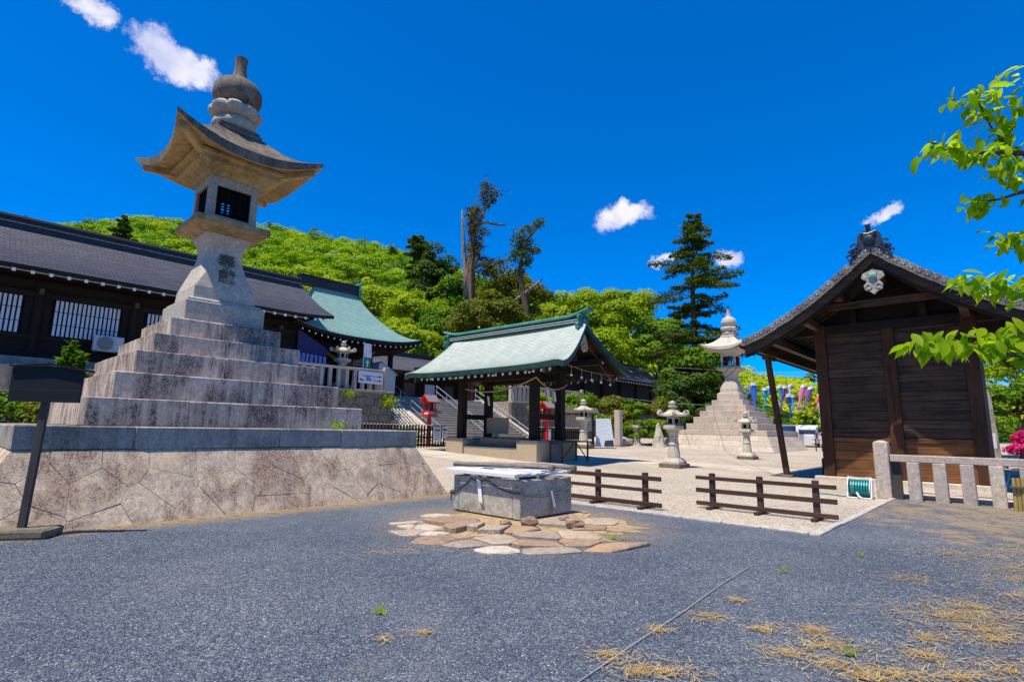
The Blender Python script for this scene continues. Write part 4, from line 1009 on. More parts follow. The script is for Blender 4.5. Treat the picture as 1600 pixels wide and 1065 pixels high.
O('bird_perch_tile', MB(of).tube([(GA + .0, BC, ZR + .5), (GA - .04, BC, ZR + .66), (GA - .10, BC, ZR + .76)], [.07, .06, .085], 10), 'tile_dark', rdg)
# barge boards, double
for s in (-1, 1):
    for dz, th, off_, m_ in ((-.16, .26, .06, 'wood_brown'), (-.42, .09, .12, 'wood_old_y')):
        vs = []; fs = []
        for i in range(15):
            v = i / 14; p = rbP(s)(0, v); vs += [(GA + off_, p[1], p[2] + dz), (GA + off_, p[1], p[2] + dz - th), (GA + off_ + .09, p[1], p[2] + dz), (GA + off_ + .09, p[1], p[2] + dz - th)]
        for i in range(14):
            k = 4 * i; fs += [(k, k + 4, k + 5, k + 1), (k + 2, k + 3, k + 7, k + 6), (k + 1, k + 5, k + 7, k + 3), (k, k + 2, k + 6, k + 4)]
        fs += [(0, 1, 3, 2), (56, 58, 59, 57)]
        O('barge_board', MB(of).add(vs, fs), 'wood_black_y' if m_ == 'wood_old_y' else 'wood_old_y', rb)
gp_ = MB(of); gx = GA + .02
gp_.prism([(BC, 6.52), (BC - .26, 6.42), (BC - .30, 6.28), (BC - .15, 6.16), (BC - .25, 6.04), (BC - .22, 5.9), (BC - .10, 5.84), (BC, 5.74), (BC + .10, 5.84), (BC + .22, 5.9), (BC + .25, 6.04), (BC + .15, 6.16), (BC + .30, 6.28), (BC + .26, 6.42)], gx - .05, gx + .03, 'x')
gpo = O('gable_pendant', gp_, 'gegyo', rb)
pb = O('pendant_boss', MB().lathe([(.13, 0), (.12, .06), (.04, .09)], 6), 'patina_shrine', gpo)
pb.matrix_local = Matrix.Translation((gx - .05 - of[0], 0, 6.32 - of[2])) @ Matrix.Rotation(R(-90), 4, 'Y')
for sx in (-1, 1): O('pendant_scroll', MB(of).tube([(gx - .06, BC + sx * (.13 + .075 * math.cos(.9 * k)), 5.99 + .075 * math.sin(.9 * k)) for k in range(7)], .02, 6), 'gegyo', gpo)
# purlins and beams under the gable overhang
for b, z_ in ((BC, 6.78), (BL, 5.32), (BR, 5.32), (EL - .9, 4.75), (2 * BC - EL + .9, 4.75), (BC + 1.1, 6.1), (BC - 1.1, 6.1)):
    O('purlin', MB(of).box(GA + .16, AE - .5, b - .10, b + .10, z_ - .24, z_), 'wood_old_y', rb)
O('tie_beam', MB(of).box(WA - .16, WA + .12, BR - .9, BL + .9, 4.95, 5.25), 'wood_black_y', rb)
O('upper_tie', MB(of).bar((WA - .9, BC - 1.5, 5.72), (WA - .9, BC + 1.5, 5.72), .16, .2), 'wood_old_y', rb)
for b in (BC - .95, BC + .95): O('strut', MB(of).box(WA - .14, WA + .05, b - .1, b + .1, 5.25, 6.0), 'wood_black', rb)
n = 14; pts = [(rbP(1)(0, i / n)[1], rbz(i / n) - .3) for i in range(10)]
O('gable_wall', MB(of).prism([(2 * BC - y, z) for y, z in reversed(pts)] + pts[1:], WA + .02, WA + .08, 'x'), 'wood_black_y', rb)
PW = .17
for b in (BL, BC + .03, BR): O('post', MB(of).cbox(WA - PW, WA + PW, b - PW, b + PW, .172, 5.3 if b != BC + .03 else 5.0, .02), 'wood_brown', rb)
O('wall_backing', MB(of).box(WA + .025, WA + .1, BR, BL, .172, 5.2), 'wood_black_y', rb)
z_ = .19; i = 0
while z_ < 4.9:                                            # wall boards, bay by bay
    hgt = rng.uniform(.24, .33)
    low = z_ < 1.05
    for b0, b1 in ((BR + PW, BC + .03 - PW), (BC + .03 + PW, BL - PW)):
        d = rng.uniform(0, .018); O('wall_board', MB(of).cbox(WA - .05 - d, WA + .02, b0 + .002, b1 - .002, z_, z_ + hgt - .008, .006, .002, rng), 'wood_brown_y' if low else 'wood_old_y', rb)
    z_ += hgt
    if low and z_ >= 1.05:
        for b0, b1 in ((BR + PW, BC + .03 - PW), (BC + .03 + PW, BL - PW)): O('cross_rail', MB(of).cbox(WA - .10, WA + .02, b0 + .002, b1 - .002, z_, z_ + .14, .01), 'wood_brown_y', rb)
        z_ += .15
O('side_wall', MB(of).box(WA + .2, AE - 1.5, BL - .06, BL + .02, .172, 5.0), 'wood_black_x', rb)
O('side_wall', MB(of).box(WA + .2, AE - 1.5, BR - .02, BR + .06, .172, 5.0), 'wood_black_x', rb)
O('side_step', MB(of).box(WA + .4, WA + 2.0, BL + .05, BL + .35, .05, .72), 'wood_black_x', rb)
for i in range(22):                                        # rafters below the left eave
    a = GA + .5 + i * .5; p, q = rbP(1)(0, .97), rbP(1)(0, .35)
    O('rafter', MB(of).bar((a, p[1], p[2] - .22), (a, q[1], q[2] - .22), .09, .11), 'wood_old_y', rb)
O('eave_beam', MB(of).box(GA + .1, AE - .5, EL - .5, EL - .34, 4.28, 4.48), 'wood_old_y', rb)
O('gutter', MB(of).tube([(GA - .15, EL + .08, 4.5), (GA + 1.0, EL + .1, 4.45), (AE - .5, EL + .1, 4.42)], .05, 8).tube([(GA + .5, EL + .1, 4.45), (GA + .3, EL, 4.25), (GA + .1, EL - .3, 4.2)], .03, 6), 'black', rb)
pp = gthing('prop_post', 20.75, 6.05, 'slanting brown wooden prop holding up the storehouse eave', 'post', z=.05)
O('shaft', MB().bar((-.05, 0, 0.08), (-.25, .35, 4.25), .17, .17), 'wood_brown', pp); O('foot_stone', MB().cbox(-.2, .2, -.2, .2, -.02, .09, .02), 'granite_moss', pp)
O('head_block', MB().box(-.55, .35, .25, .45, 4.12, 4.3), 'wood_old_y', pp)
# ---------------------------------------------------------------- well with its ropes, lid poles and flagstones
rng = random.Random(77)
wl = gthing('stone_well', 7.62, 7.03, 'square grey concrete well kerb hung with rope and white paper in the gravel', 'well', z=0)
hx, hy, t_ = .72, .84, .16
for i, (x0, x1, y0, y1) in enumerate(((-hx, hx, -hy, -hy + t_), (-hx, hx, hy - t_, hy), (-hx, -hx + t_, -hy + t_ + .002, hy - t_ - .002), (hx - t_, hx, -hy + t_ + .002, hy - t_ - .002))):
    O('kerb_side', MB().cbox(x0, x1, y0, y1, .03, .66, .014, .004, rng), 'concrete_well', wl)
O('shaft_dark', MB().box(-hx + t_, hx - t_, -hy + t_, hy - t_, .0, .12), 'black', wl)
for x0, x1, y0, y1 in ((-hx + .02, -hx + .16, -.12, -.02), (-hx + .02, -hx + .16, .5, .58), (-.2, -.1, -hy + .02, -hy + .14)):
    O('chock', MB().cbox(x0, x1, y0, y1, .66, .715, .006), 'granite_moss', wl)
lid = gthing('slatted_cover', 7.62, 7.03, 'white painted slatted cover lying over the mouth of the well', 'cover', z=.715)
for y in (-.70, -.22, .26, .74): O('cross_piece', MB().cbox(-.80, .74, y - .055, y + .055, 0, .035, .005), 'white_sheet', lid)
for x in (-.74, -.5, -.12, .26, .64): O('slat', MB().cbox(x - .07, x + .07, -.84, .98, .037, .066, .005), 'white_sheet', lid)
O('edge_board', MB().cbox(-.86, -.82, -.84, .9, -.005, .06, .005), 'white_sheet', lid)
O('inner_slats', MB().box(-.4, -.2, -.6, .6, -.03, .03), 'wood_log', lid)
for i, (p, q, r_, lab) in enumerate((((-.45, 1.15, .83), (.2, -.78, .84), .045, 'weathered pale log lying across the well lid, the longer one'), ((.42, .35, .83), (.62, -.95, .83), .042, 'short pale log lying on the right edge of the well lid'))):
    lg = gthing('log', 7.62, 7.03, lab, 'log', z=0)
    O('pole', MB().tube([p, Vector(p).lerp(Vector(q), .5) + Vector((0, 0, .012)), q], [r_, r_ * 1.1, r_ * .9], 8), 'wood_log', lg, smooth=True)
    O('end_knot', MB().cbox(q[0] - .05, q[0] + .05, q[1] - .06, q[1] + .06, q[2] - .05, q[2] + .05, .02), 'granite_moss', lg)
wr = gthing('well_rope', 7.62, 7.03, 'old thin rope with zigzag paper strips looped round the well', 'rope', z=0)
e = .015
for p, q, s_ in (((-hx - e, hy + .0, .34), (-hx - e, .35, .62), .04), ((-hx - e, .35, .62), (-hx - e, -.05, .62), .03), ((-hx - e, -.05, .62), (-hx - e, -hy - e, .45), .05), ((-hx - e, -hy - e, .45), (hx, -hy - e, .50), .10)):
    O('rope', MB().tube(sag(p, q, s_, 10), .013, 6), 'rope_old', wr)
O('knot', MB().ball((-hx - e, hy + .01, .34), .05, 8, 6).tube([(-hx - e, hy, .34), (-hx - .03, hy + .03, .24), (-hx - .02, hy + .02, .18)], .015, 5), 'rope_old', wr)
def shide(face, u, z_, s):
    mb = MB(); x = 0; vs = []; fs = []
    for k in range(4):
        w = .045 * s; h = .11 * s; k0 = len(vs); off_ = k * .022 * s
        vs += [(u + off_ - w, z_ - k * h * .8), (u + off_ + w, z_ - k * h * .8 - .02 * s), (u + off_ + w + .02 * s, z_ - k * h * .8 - h), (u + off_ - w + .02 * s, z_ - k * h * .8 - h + .02 * s)]
        fs.append((k0, k0 + 1, k0 + 2, k0 + 3))
    o_ = .035
    P = (lambda q, k: (-hx - o_ - .006 * (k // 4), -q[0], q[1])) if face else (lambda q, k: (q[0], -hy - o_ - .006 * (k // 4), q[1]))
    return mb.add([P(q, k) for k, q in enumerate(vs)], fs)
O('paper_strip', shide(True, -.13, .62, 1.05), 'paper', wr); O('paper_strip', shide(False, .08, .46, .8), 'paper', wr)

ap = thing('well_apron', (0, 0, 0), rot=0, kind='structure')
def blob(cx, cy, rx, ry, rot, n, rr, jit=.22):
    return [(cx + math.cos(rot) * rx * c_ * k - math.sin(rot) * ry * s_ * k, cy + math.sin(rot) * rx * c_ * k + math.cos(rot) * ry * s_ * k) for i in range(n) for c_, s_, k in ((math.cos(2 * math.pi * (i + rr.uniform(-.25, .25)) / n), math.sin(2 * math.pi * (i + rr.uniform(-.25, .25)) / n), 1 + rr.uniform(-jit, jit)),)]
dp = blob(.28, 9.15, 1.7, 1.5, 0, 40, rng, .22)
O('earth', MB().add([(p[0], p[1], .007) for p in dp] + [(.28, 9.15, .012)], [(i, (i + 1) % 40, 40) for i in range(40)]), 'dirt', ap)
# flagstones fitted against each other: the cells between hand-set centres, trimmed to each stone's own reach
FS = ((-1.25, 9.72, .22, .16, 20, .03, 'granite_fence'), (-1.62, 8.95, .24, .10, 25, .03, 'granite_fence'), (-1.55, 8.62, .14, .10, 0, .03, 'paving_pale'), (-1.25, 8.6, .2, .22, 30, .03, 'granite_fence'), (-1.40, 8.15, .26, .24, 0, .03, 'flagstone'), (-1.12, 8.08, .24, .16, 10, .035, 'granite_fence'), (-.95, 7.65, .30, .24, 25, .04, 'flagstone_brown'), (-.95, 9.05, .42, .24, 15, .10, 'flagstone_brown'), (-.62, 8.55, .36, .34, 20, .11, 'flagstone_brown'), (-.5, 8.48, .2, .16, 20, .125, 'flagstone'),
           (-.52, 7.42, .30, .22, 20, .04, 'flagstone'), (-.25, 8.42, .3, .30, 0, .10, 'flagstone'), (-.16, 7.72, .32, .30, 10, .05, 'flagstone'), (-.10, 7.1, .25, .24, 5, .03, 'granite_fence'), (.18, 8.3, .34, .22, 0, .09, 'flagstone_brown'), (.42, 8.0, .42, .34, -10, .07, 'flagstone'), (.40, 7.48, .38, .26, 10, .05, 'flagstone_brown'), (.46, 7.1, .40, .16, 5, .04, 'flagstone'), (.95, 7.6, .34, .2, 10, .05, 'flagstone_brown'), (.95, 8.05, .3, .26, -10, .06, 'flagstone'),
           (1.36, 7.32, .46, .17, 22, .05, 'flagstone_brown'), (.82, 9.0, .36, .26, 0, .10, 'flagstone'), (1.25, 8.75, .3, .2, 20, .05, 'flagstone_brown'), (1.5, 9.3, .34, .22, 10, .06, 'flagstone'), (1.75, 8.6, .26, .18, 0, .04, 'flagstone_brown'))
def flag_stone(i):
    cx, cy, rx, ry, rot, h, m = FS[i]; p = blob(cx, cy, rx * 1.12, ry * 1.12, R(rot), 10, rng, .24)
    for j, q in enumerate(FS):
        if j == i: continue
        dx, dy = q[0] - cx, q[1] - cy; L = math.hypot(dx, dy)
        if L < 1.0:
            nx, ny = dx / L, dy / L; w = (rx + ry) / (rx + ry + q[2] + q[3])
            p = clip(p, nx, ny, (cx + dx * w) * nx + (cy + dy * w) * ny - .014)
    n = len(p)
    if n < 3: return
    mx, my = sum(q[0] for q in p) / n, sum(q[1] for q in p) / n; tl = rng.uniform(-.05, .05), rng.uniform(-.05, .05)
    zt = lambda q, e: h * .75 - e + (q[0] - mx) * tl[0] + (q[1] - my) * tl[1] + rng.uniform(-.006, .006)
    vs = [(q[0], q[1], -.03) for q in p] + [(q[0], q[1], zt(q, .014)) for q in p] + [(mx + (q[0] - mx) * .9, my + (q[1] - my) * .9, zt(q, 0)) for q in p] + [(mx, my, h * .75 + .004)]
    fs = [(k * n + a, k * n + (a + 1) % n, (k + 1) * n + (a + 1) % n, (k + 1) * n + a) for k in (0, 1) for a in range(n)] + [(2 * n + a, 2 * n + (a + 1) % n, 3 * n) for a in range(n)]
    O('flagstone', MB().add(vs, fs), m, ap)
for i in range(len(FS)): flag_stone(i)
for x, y, r_ in ((.32, 8.72, .12), (1.02, 8.72, .13), (.92, 9.05, .1), (-.05, 8.62, .08)):
    bl = MB(); bl.ball((x, y, .09), r_, 8, 6, (1.2, .9, .75)); bl.v = [tuple(q + rng.uniform(-.018, .018) for q in p) for p in bl.v]; O('wedge_stone', bl, 'flagstone_brown', ap)

# ---------------------------------------------------------------- low brown rail fences
def rail_fence(a, b_hi, b_lo, posts_b, label, tilt=0):
    t = gthing('rail_fence', a, b_lo, label, 'fence', 'low brown rail fences by the kerb', z=0); L = b_hi - b_lo
    for pb_ in posts_b:
        O('post', MB().cbox(-.05, .05, pb_ - b_lo - .05, pb_ - b_lo + .05, 0.03, .70, .008), 'wood_rail', t)
        O('foot', MB().cbox(-.28, .22, pb_ - b_lo - .045, pb_ - b_lo + .045, 0.0, .06, .008), 'wood_rail', t)
    for z_ in (.60, .36, .10): O('rail', MB().cbox(-.085, -.052, -.02, L + .02, z_ - .04 + rng.uniform(-.01, .01), z_ + .04, .006), 'wood_rail', t)
rail_fence(10.05, 8.6, 5.25, (8.2, 6.75, 5.62), 'low brown three-rail fence just behind the well')
rail_fence(11.1, 4.98, 2.45, (4.68, 3.75, 2.78), 'low brown three-rail fence standing alone on the pale gravel, right of the well')

# ---------------------------------------------------------------- sign seen from behind, far left
sg = thing('wooden_sign', (-6.36, 7.36, 0), 'black wooden signboard on a leaning post in front of the giant lantern base', 'sign', rot=R(12))
O('foot_slab', MB().cbox(-.75, .36, -.20, .24, 0, .13, .03, .01, rng), 'granite_moss', sg)
O('post', MB().bar((-.01, 0, .13), (.04, 0, 1.85), .085, .06, (0, 1, 0)), 'wood_grey', sg)
O('board', MB().prism([(-.37, 1.76), (.46, 1.76), (.47, 2.2), (.06, 2.25), (-.37, 2.22)], -.075, -.03, 'y'), 'wood_sign', sg)
O('roof_strip', MB().bar((.05, -.05, 2.28), (.57, -.05, 2.19), .12, .03).bar((-.39, -.05, 2.235), (.08, -.05, 2.275), .12, .02), 'wood_sign', sg)

# ---------------------------------------------------------------- stone fence by the storehouse
sf = gthing('stone_fence', 16.4, 2.55, 'short pale granite fence with square balusters in front of the storehouse', 'fence', z=0)
O('end_post', MB().cbox(-.155, .155, -.155, .155, 0, 1.36, .02).frustum(.15, .15, .05, .05, 1.36, 1.41), 'granite_fence', sf)
O('end_brace', MB().cbox(.02, .14, -.36, -.172, 0, 1.05, .01), 'wood_grey', sf)
for i in range(12): O('baluster', MB().cbox(-.13, .13, -.62 - i * .50 - .125, -.62 - i * .50 + .125, -.02, .90, .015), 'granite_fence', sf)
for y0, y1 in ((-.172, -2.9), (-2.904, -6.8)): O('rail', MB().cbox(-.11, .11, y1, y0, .902, 1.07, .015), 'granite_fence', sf)
O('sill', MB().cbox(.35, .9, -6.8, -.2, -.02, .10, .02), 'paving_pale', sf)
bf = gthing('bamboo_fence', 15.9, .18, 'bundle of yellow bamboo canes standing at the right edge in front of the stone fence', 'bamboo', z=0)
for i in range(9): O('cane', MB().tube([(rng.uniform(-.05, .05), -i * .07, -.02), (rng.uniform(-.05, .05), -i * .07 - .02, rng.uniform(.62, .72))], .034, 8), 'bamboo', bf)
O('tie', MB().box(-.1, .1, -.7, .05, .48, .52), 'rope_old', bf)
hr = gthing('hose_reel', 15.9, 2.98, 'teal garden hose wound on a white reel beside the stone fence post', 'hose reel', z=0)
hm = MB()
for i in range(7): hm.tube([(.19 * math.cos(k * math.pi / 8), -.17 + i * .056, .24 + .19 * math.sin(k * math.pi / 8)) for k in range(17)], .026, 6)
O('hose', hm, 'hose_green', hr)
O('hose_tail', MB().tube([(.0, .2, .05), (-.1, .35, .02), (.05, .55, .02), (.2, .8, .02), (.1, 1.0, .02)], .014, 5), 'hose_green', hr)
for y in (-.23, .23):
    d_ = O('side_disc', MB().lathe([(.235, -.008), (.235, .008)], 20), 'white_paint', hr); d_.rotation_euler = (R(90), 0, 0); d_.location = (0, y, .24)
O('frame', MB().tube([(-.2, -.25, .02), (.2, -.25, .02), (.2, .25, .02), (-.2, .25, .02), (-.2, -.25, .02)], .018, 6).tube([(-.2, -.25, .02), (0, -.25, .5), (0, .25, .5), (-.2, .25, .02)], .018, 6), 'white_paint', hr)
O('nozzle', MB().tube([(-.22, .05, .16), (-.23, .0, .06), (-.22, -.05, .02)], .028, 6), 'white_sheet', hr)
cd = thing('cord', (0, 0, 0), 'thin dark cord lying straight across the gravel towards the camera', 'cord', rot=0)
O('line', MB().tube([(2.75, 6.45, .016), (2.1, 5.65, .018), (1.5, 4.86, .016), (1.0, 4.24, .018), (.42, 3.5, .016), (.1, 3.1, .016)], .0045, 5), 'pole_grey', cd)

# ---------------------------------------------------------------- garden lanterns
def stone_lantern(a, b, H, label, z=None, rot=0.0, six=True, curls=True):
    t = gthing('stone_lantern', a, b, label, 'stone lantern', 'granite garden lanterns', z=z, rot=rot); s = H / 2.7; n = 6 if six else 4
    ph = R(30) if six else R(45)
    sc = lambda pr: [(r_ * s, z_ * s) for r_, z_ in pr]
    O('base_stone', MB().cbox(-.46 * s, .46 * s, -.46 * s, .46 * s, -.03, .17 * s, .02), 'granite_moss', t)
    O('foot', MB().sqloft(sc([(.37, .17), (.36, .24), (.27, .36), (.24, .38)])), 'granite_lantern', t)
    O('shaft', MB().lathe(sc([(.25, .38), (.25, .42), (.235, .62), (.20, .86), (.20, .89), (.225, .91), (.225, .96), (.19, .99), (.18, 1.2), (.19, 1.36), (.235, 1.40), (.235, 1.44)]), 20), 'granite_lantern', t, smooth=True)
    O('platform', MB().lathe(sc([(.22, 1.44), (.30, 1.49), (.44, 1.55), (.46, 1.56), (.46, 1.67), (.43, 1.69), (.32, 1.70)]), n, ph=ph), 'granite_lantern', t)
    fb = O('fire_box', MB().lathe(sc([(.27, 1.70), (.285, 1.72), (.285, 2.02), (.26, 2.05)]), n, ph=ph), 'granite_lantern', t)
    for k in range(n):  # black panels on the solid box paint the shade inside it
        w = MB().box(-.085 * s, .085 * s, -.012, .012, 1.76 * s, 1.96 * s).mesh('dark_panel'); th = 2 * math.pi * (k + .5) / n + ph; ap_ = .285 * s * math.cos(math.pi / n)
        w.transform(Matrix.Translation((ap_ * math.cos(th), ap_ * math.sin(th), 0)) @ Matrix.Rotation(th - math.pi / 2, 4, 'Z')); O('dark_panel', w, 'black', fb)
    # cap with swept corners
    m_ = 6; per = []
    for k in range(n):
        for i in range(m_):
            q = i / m_; p0 = Vector((math.cos(2 * math.pi * k / n + ph), math.sin(2 * math.pi * k / n + ph))); p1 = Vector((math.cos(2 * math.pi * (k + 1) / n + ph), math.sin(2 * math.pi * (k + 1) / n + ph)))
            per.append((p0.lerp(p1, q), abs(2 * q - 1) ** 2.5))
    v = []
    for sc_, z_, l in ((.16, 2.34, 0), (.3, 2.25, 0), (.44, 2.17, .02), (.56, 2.13, .06), (.57, 2.06, .06), (.44, 2.05, .02), (.24, 2.05, 0)):
        v += [(p.x * sc_ * s, p.y * sc_ * s, (z_ + l * c_) * s) for p, c_ in per]
    N_ = len(per); f = [(i * N_ + k, i * N_ + (k + 1) % N_, i * N_ + N_ + (k + 1) % N_, i * N_ + N_ + k) for i in range(6) for k in range(N_)] + [tuple(range(N_)), tuple(range(7 * N_ - 1, 6 * N_ - 1, -1))]
    cap = O('cap', MB().add(v, f), 'granite_lantern', t)
    if curls:
        for k in range(n):
            th = 2 * math.pi * k / n + ph; c0 = .60 * s
            O('corner_curl', MB().tube([((c0 + .075 * s * math.cos(q)) * math.cos(th), (c0 + .075 * s * math.cos(q)) * math.sin(th), (2.20 + .075 * math.sin(q)) * s) for q in (-2.2, -1.2, -.2, .8, 1.8, 2.8, 3.8)], [.06 * s] * 4 + [.05 * s, .045 * s, .04 * s], 7), 'granite_lantern', cap, smooth=True)
    O('finial', MB().lathe(sc([(.17, 2.33), (.12, 2.37), (.12, 2.41), (.2, 2.45), (.2, 2.48), (.12, 2.50), (.11, 2.52), (.14, 2.56), (.145, 2.60), (.11, 2.66), (.04, 2.70), (.01, 2.72)]), 16), 'granite_lantern', t, smooth=True)
    return t
stone_lantern(21.1, 10.45, 2.72, 'pale garden lantern with curled cap corners, nearest, standing beside the path')
stone_lantern(29.95, 10.65, 2.5, 'pale garden lantern with a square fire box, nearest the storehouse', six=False)
stone_lantern(29.1, 20.65, 3.15, 'pale garden lantern next to the grey information board and the roofed notice', rot=.2, curls=False)
stone_lantern(16.55, 29.35, 2.95, 'pale garden lantern on the terrace behind the stone fence, in front of the straw rope', z=TZ, curls=True)
stone_lantern(30.5, 25.6, 2.9, 'garden lantern half hidden behind the right posts of the pavilion', curls=False)
lp = gthing('lantern_pillar', 36.6, 21.1, 'low pale stone pillar with a flat top by the shrubs, left of the nearer garden lantern', 'pillar')
O('foot', MB().frustum(.38, .38, .22, .22, 0, .25), 'granite_lantern', lp); O('shaft', MB().cbox(-.17, .17, -.17, .17, .25, 1.3, .02), 'granite_lantern', lp); O('top', MB().cbox(-.36, .36, -.36, .36, 1.302, 1.5, .03), 'granite_lantern', lp)
rk_ = gthing('standing_stone', 37.2, 19.6, 'pale pointed standing stone just behind the nearer garden lantern', 'stone')
rk2 = MB().lathe([(.5, -.05), (.42, .3), (.34, .8), (.22, 1.3), (.12, 1.62), (.03, 1.75)], 7); rk2.v = [tuple(q + rng.uniform(-.05, .05) for q in p) for p in rk2.v]; O('rock', rk2, 'granite_lantern', rk_)
for i, (a, b, s_, lab) in enumerate(((34.9, 21.4, .55, 'pale boulder at the foot of the shrubs beside the stone post'), (35.6, 21.3, .4, 'small brown boulder in front of the shrubs, right of the pale boulder'), (33.2, 22.2, .5, 'boulder between the information board and the stone post'))):
    bl = MB().ball((0, 0, s_ * .45), s_, 9, 7, (1.1, .8, .8)); bl.v = [tuple(q + rng.uniform(-.09, .09) * s_ for q in p) for p in bl.v]
    o = O('boulder', bl, 'granite_lantern' if i != 1 else 'flagstone_brown', None, lab, 'boulder', 'boulders by the shrubs'); o.location = (*xy(a, b), gz(a, b))
sp_ = gthing('stone_post', 33.9, 21.0, 'tall square weathered stone post standing alone before the shrubs', 'post')
O('shaft', MB().cbox(-.22, .22, -.22, .22, 0, 2.55, .03), 'granite_fence', sp_); O('foot', MB().cbox(-.4, .4, -.4, .4, -.05, .08, .03), 'granite_moss', sp_)
ib = gthing('information_board', 30.75, 20.1, 'tall pale grey information board leaning beside the garden lantern', 'notice board', rot=R(-42))
bd = O('board', MB().add([(-.62, -.12, .12), (.62, -.16, .08), (.48, .3, 1.95), (-.52, .3, 1.95), (-.62, -.08, .12), (.62, -.12, .08), (.48, .34, 1.95), (-.52, .34, 1.95)], [(0, 1, 2, 3), (7, 6, 5, 4), (0, 4, 5, 1), (1, 5, 6, 2), (2, 6, 7, 3), (3, 7, 4, 0)]), 'printed_board', ib)
O('photo_print', MB().add([(-.1, -.15, .16), (.56, -.17, .14), (.54, -.06, .55), (.0, -.06, .50)], [(0, 1, 2, 3)]), 'ink', bd)
O('stand', MB().bar((-.4, .34, 1.5), (-.4, .9, 0), .05, .05).bar((.4, .34, 1.5), (.4, .9, 0), .05, .05), 'steel', ib)
rn = gthing('roofed_notice', 30.6, 22.3, 'wooden notice stand with a small pitched board roof behind the information board', 'notice stand', rot=R(-35))
O('roof', MB().prism([(-.55, 2.25), (0, 2.62), (.55, 2.25), (.55, 2.19), (0, 2.55), (-.55, 2.19)], -1.5, 1.5, 'x').mesh('roof'), 'wood_grey', rn)
for x in (-1.2, 1.2): O('post', MB().box(x - .07, x + .07, -.07, .07, 0, 2.5), 'wood_grey', rn)
O('panel', MB().box(-1.13, 1.13, -.03, .03, 1.0, 2.1), 'granite_fence', rn)

# ---------------------------------------------------------------- vermilion lanterns and picket fences
def red_lantern(a, b, label, H=2.95):
    t = gthing('red_lantern', a, b, label, 'lantern', 'vermilion post lanterns'); s = H / 2.95; t.scale = (.82, .82, 1)
    O('post', MB().box(-.10, .10, -.10, .10, 0, 1.7 * s), 'red_paint', t)
    O('tray', MB().cbox(-.42, .42, -.42, .42, 1.7 * s, 1.82 * s, .01), 'red_paint', t); O('panel_band', MB().box(-.27, .27, -.27, .27, 1.821 * s, 1.98 * s), 'white_paint', t)
    f = MB()
    for sx in (-1, 1):
        for sy in (-1, 1): f.box(sx * .28 - .03, sx * .28 + .03, sy * .28 - .03, sy * .28 + .03, 1.82 * s, 2.55 * s)
    for z_ in (2.0, 2.5):
        for sg_ in (-1, 1): f.box(-.25, .25, sg_ * .28 - .025, sg_ * .28 + .025, z_ * s - .03, z_ * s + .03).box(sg_ * .28 - .025, sg_ * .28 + .025, -.25, .25, z_ * s - .03, z_ * s + .03)
    for k in (-.1, .1):
        for sg_ in (-1, 1): f.box(k - .012, k + .012, sg_ * .28 - .01, sg_ * .28 + .01, 2.0 * s, 2.5 * s).box(sg_ * .28 - .01, sg_ * .28 + .01, k - .012, k + .012, 2.0 * s, 2.5 * s)
    O('frame', f, 'red_paint', t); O('lamp_core', MB().box(-.2, .2, -.2, .2, 1.99 * s, 2.52 * s), 'ink', t)
    r_ = O('roof', MB().add([(x, y, z_ * s) for x in (-.55, .55) for y, z_ in ((-.52, 2.52), (0, 2.93), (.52, 2.52), (.48, 2.47), (0, 2.84), (-.48, 2.47))], [(0, 1, 7, 6), (1, 2, 8, 7), (2, 3, 9, 8), (3, 4, 10, 9), (4, 5, 11, 10), (5, 0, 6, 11), (0, 5, 4, 3, 2, 1), (6, 7, 8, 9, 10, 11)]), 'red_paint', t)
    O('roof_sheet', MB().add([(x, y, (z_ + .012) * s) for x in (-.5, .5) for y, z_ in ((-.53, 2.52), (0, 2.935), (.53, 2.52))], [(0, 1, 4, 3), (1, 2, 5, 4)]), 'lead_grey', r_)
    O('finial', MB().lathe([(.05, 2.9 * s), (.07, 2.96 * s), (.03, 3.02 * s), (.01, 3.1 * s)], 8), 'red_paint', r_)
red_lantern(19.75, 24.85, 'vermilion post lantern at the foot of the stairs, left of the pavilion')
red_lantern(26.6, 21.7, 'vermilion post lantern seen between the right-hand posts of the pavilion', 2.9)
def picket(a0, a1, b, label):
    t = gthing('picket_fence', a0, b, label, 'fence', 'dark picket fences below the terrace'); W = a1 - a0; n = int(W / .2)
    me = MB().box(-.04, .04, -.03, .03, .05, 1.25).mesh('picket'); tip = MB().box(-.042, .042, -.032, .032, 1.25, 1.30).mesh('picket_tip')
    for i in range(n + 1):
        o = O('picket', me, 'wood_black', t); o.location.x = W * i / n
        q = O('picket_tip', tip, 'rail_white', o)
    for z_ in (.15, .6, 1.0): O('rail', MB().box(-.05, W + .05, -.065, -.031, z_ - .04, z_ + .04), 'wood_black_x', t)
    return t
picket(14.5, 20.6, 24.5, 'dark picket fence with two white notices beside the left red lantern')
picket(26.0, 30.3, 21.9, 'dark picket fence behind the right-hand posts of the pavilion')
for a, w_, h_, lab in ((20.0, .27, .85, 'larger white paper notice with a printed heading on the dark picket fence'), (20.55, .2, .6, 'smaller white paper notice at the right end of the dark picket fence')):
    t = gthing('paper_notice', a, 24.38, lab, 'notice'); O('sheet', MB().box(-w_, w_, -.012, 0, 1.1 - h_, 1.12), 'paper', t)
    for k in range(6): O('print_line', MB().box(-w_ * .75, w_ * (.75 - .3 * (k % 3 == 2)), -.016, -.0125, 1.0 - k * h_ / 7.5, 1.0 - k * h_ / 7.5 + (.07 if k == 1 else .025)), 'ink', t)
t = gthing('paper_notice', 26.9, 21.78, 'white paper notice on the picket fence seen through the right-hand pavilion posts', 'notice'); O('sheet', MB().box(-.22, .22, -.012, 0, .45, 1.15), 'paper', t); O('print_line', MB().box(-.15, .15, -.016, -.0125, 1.0, 1.05), 'ink', t)

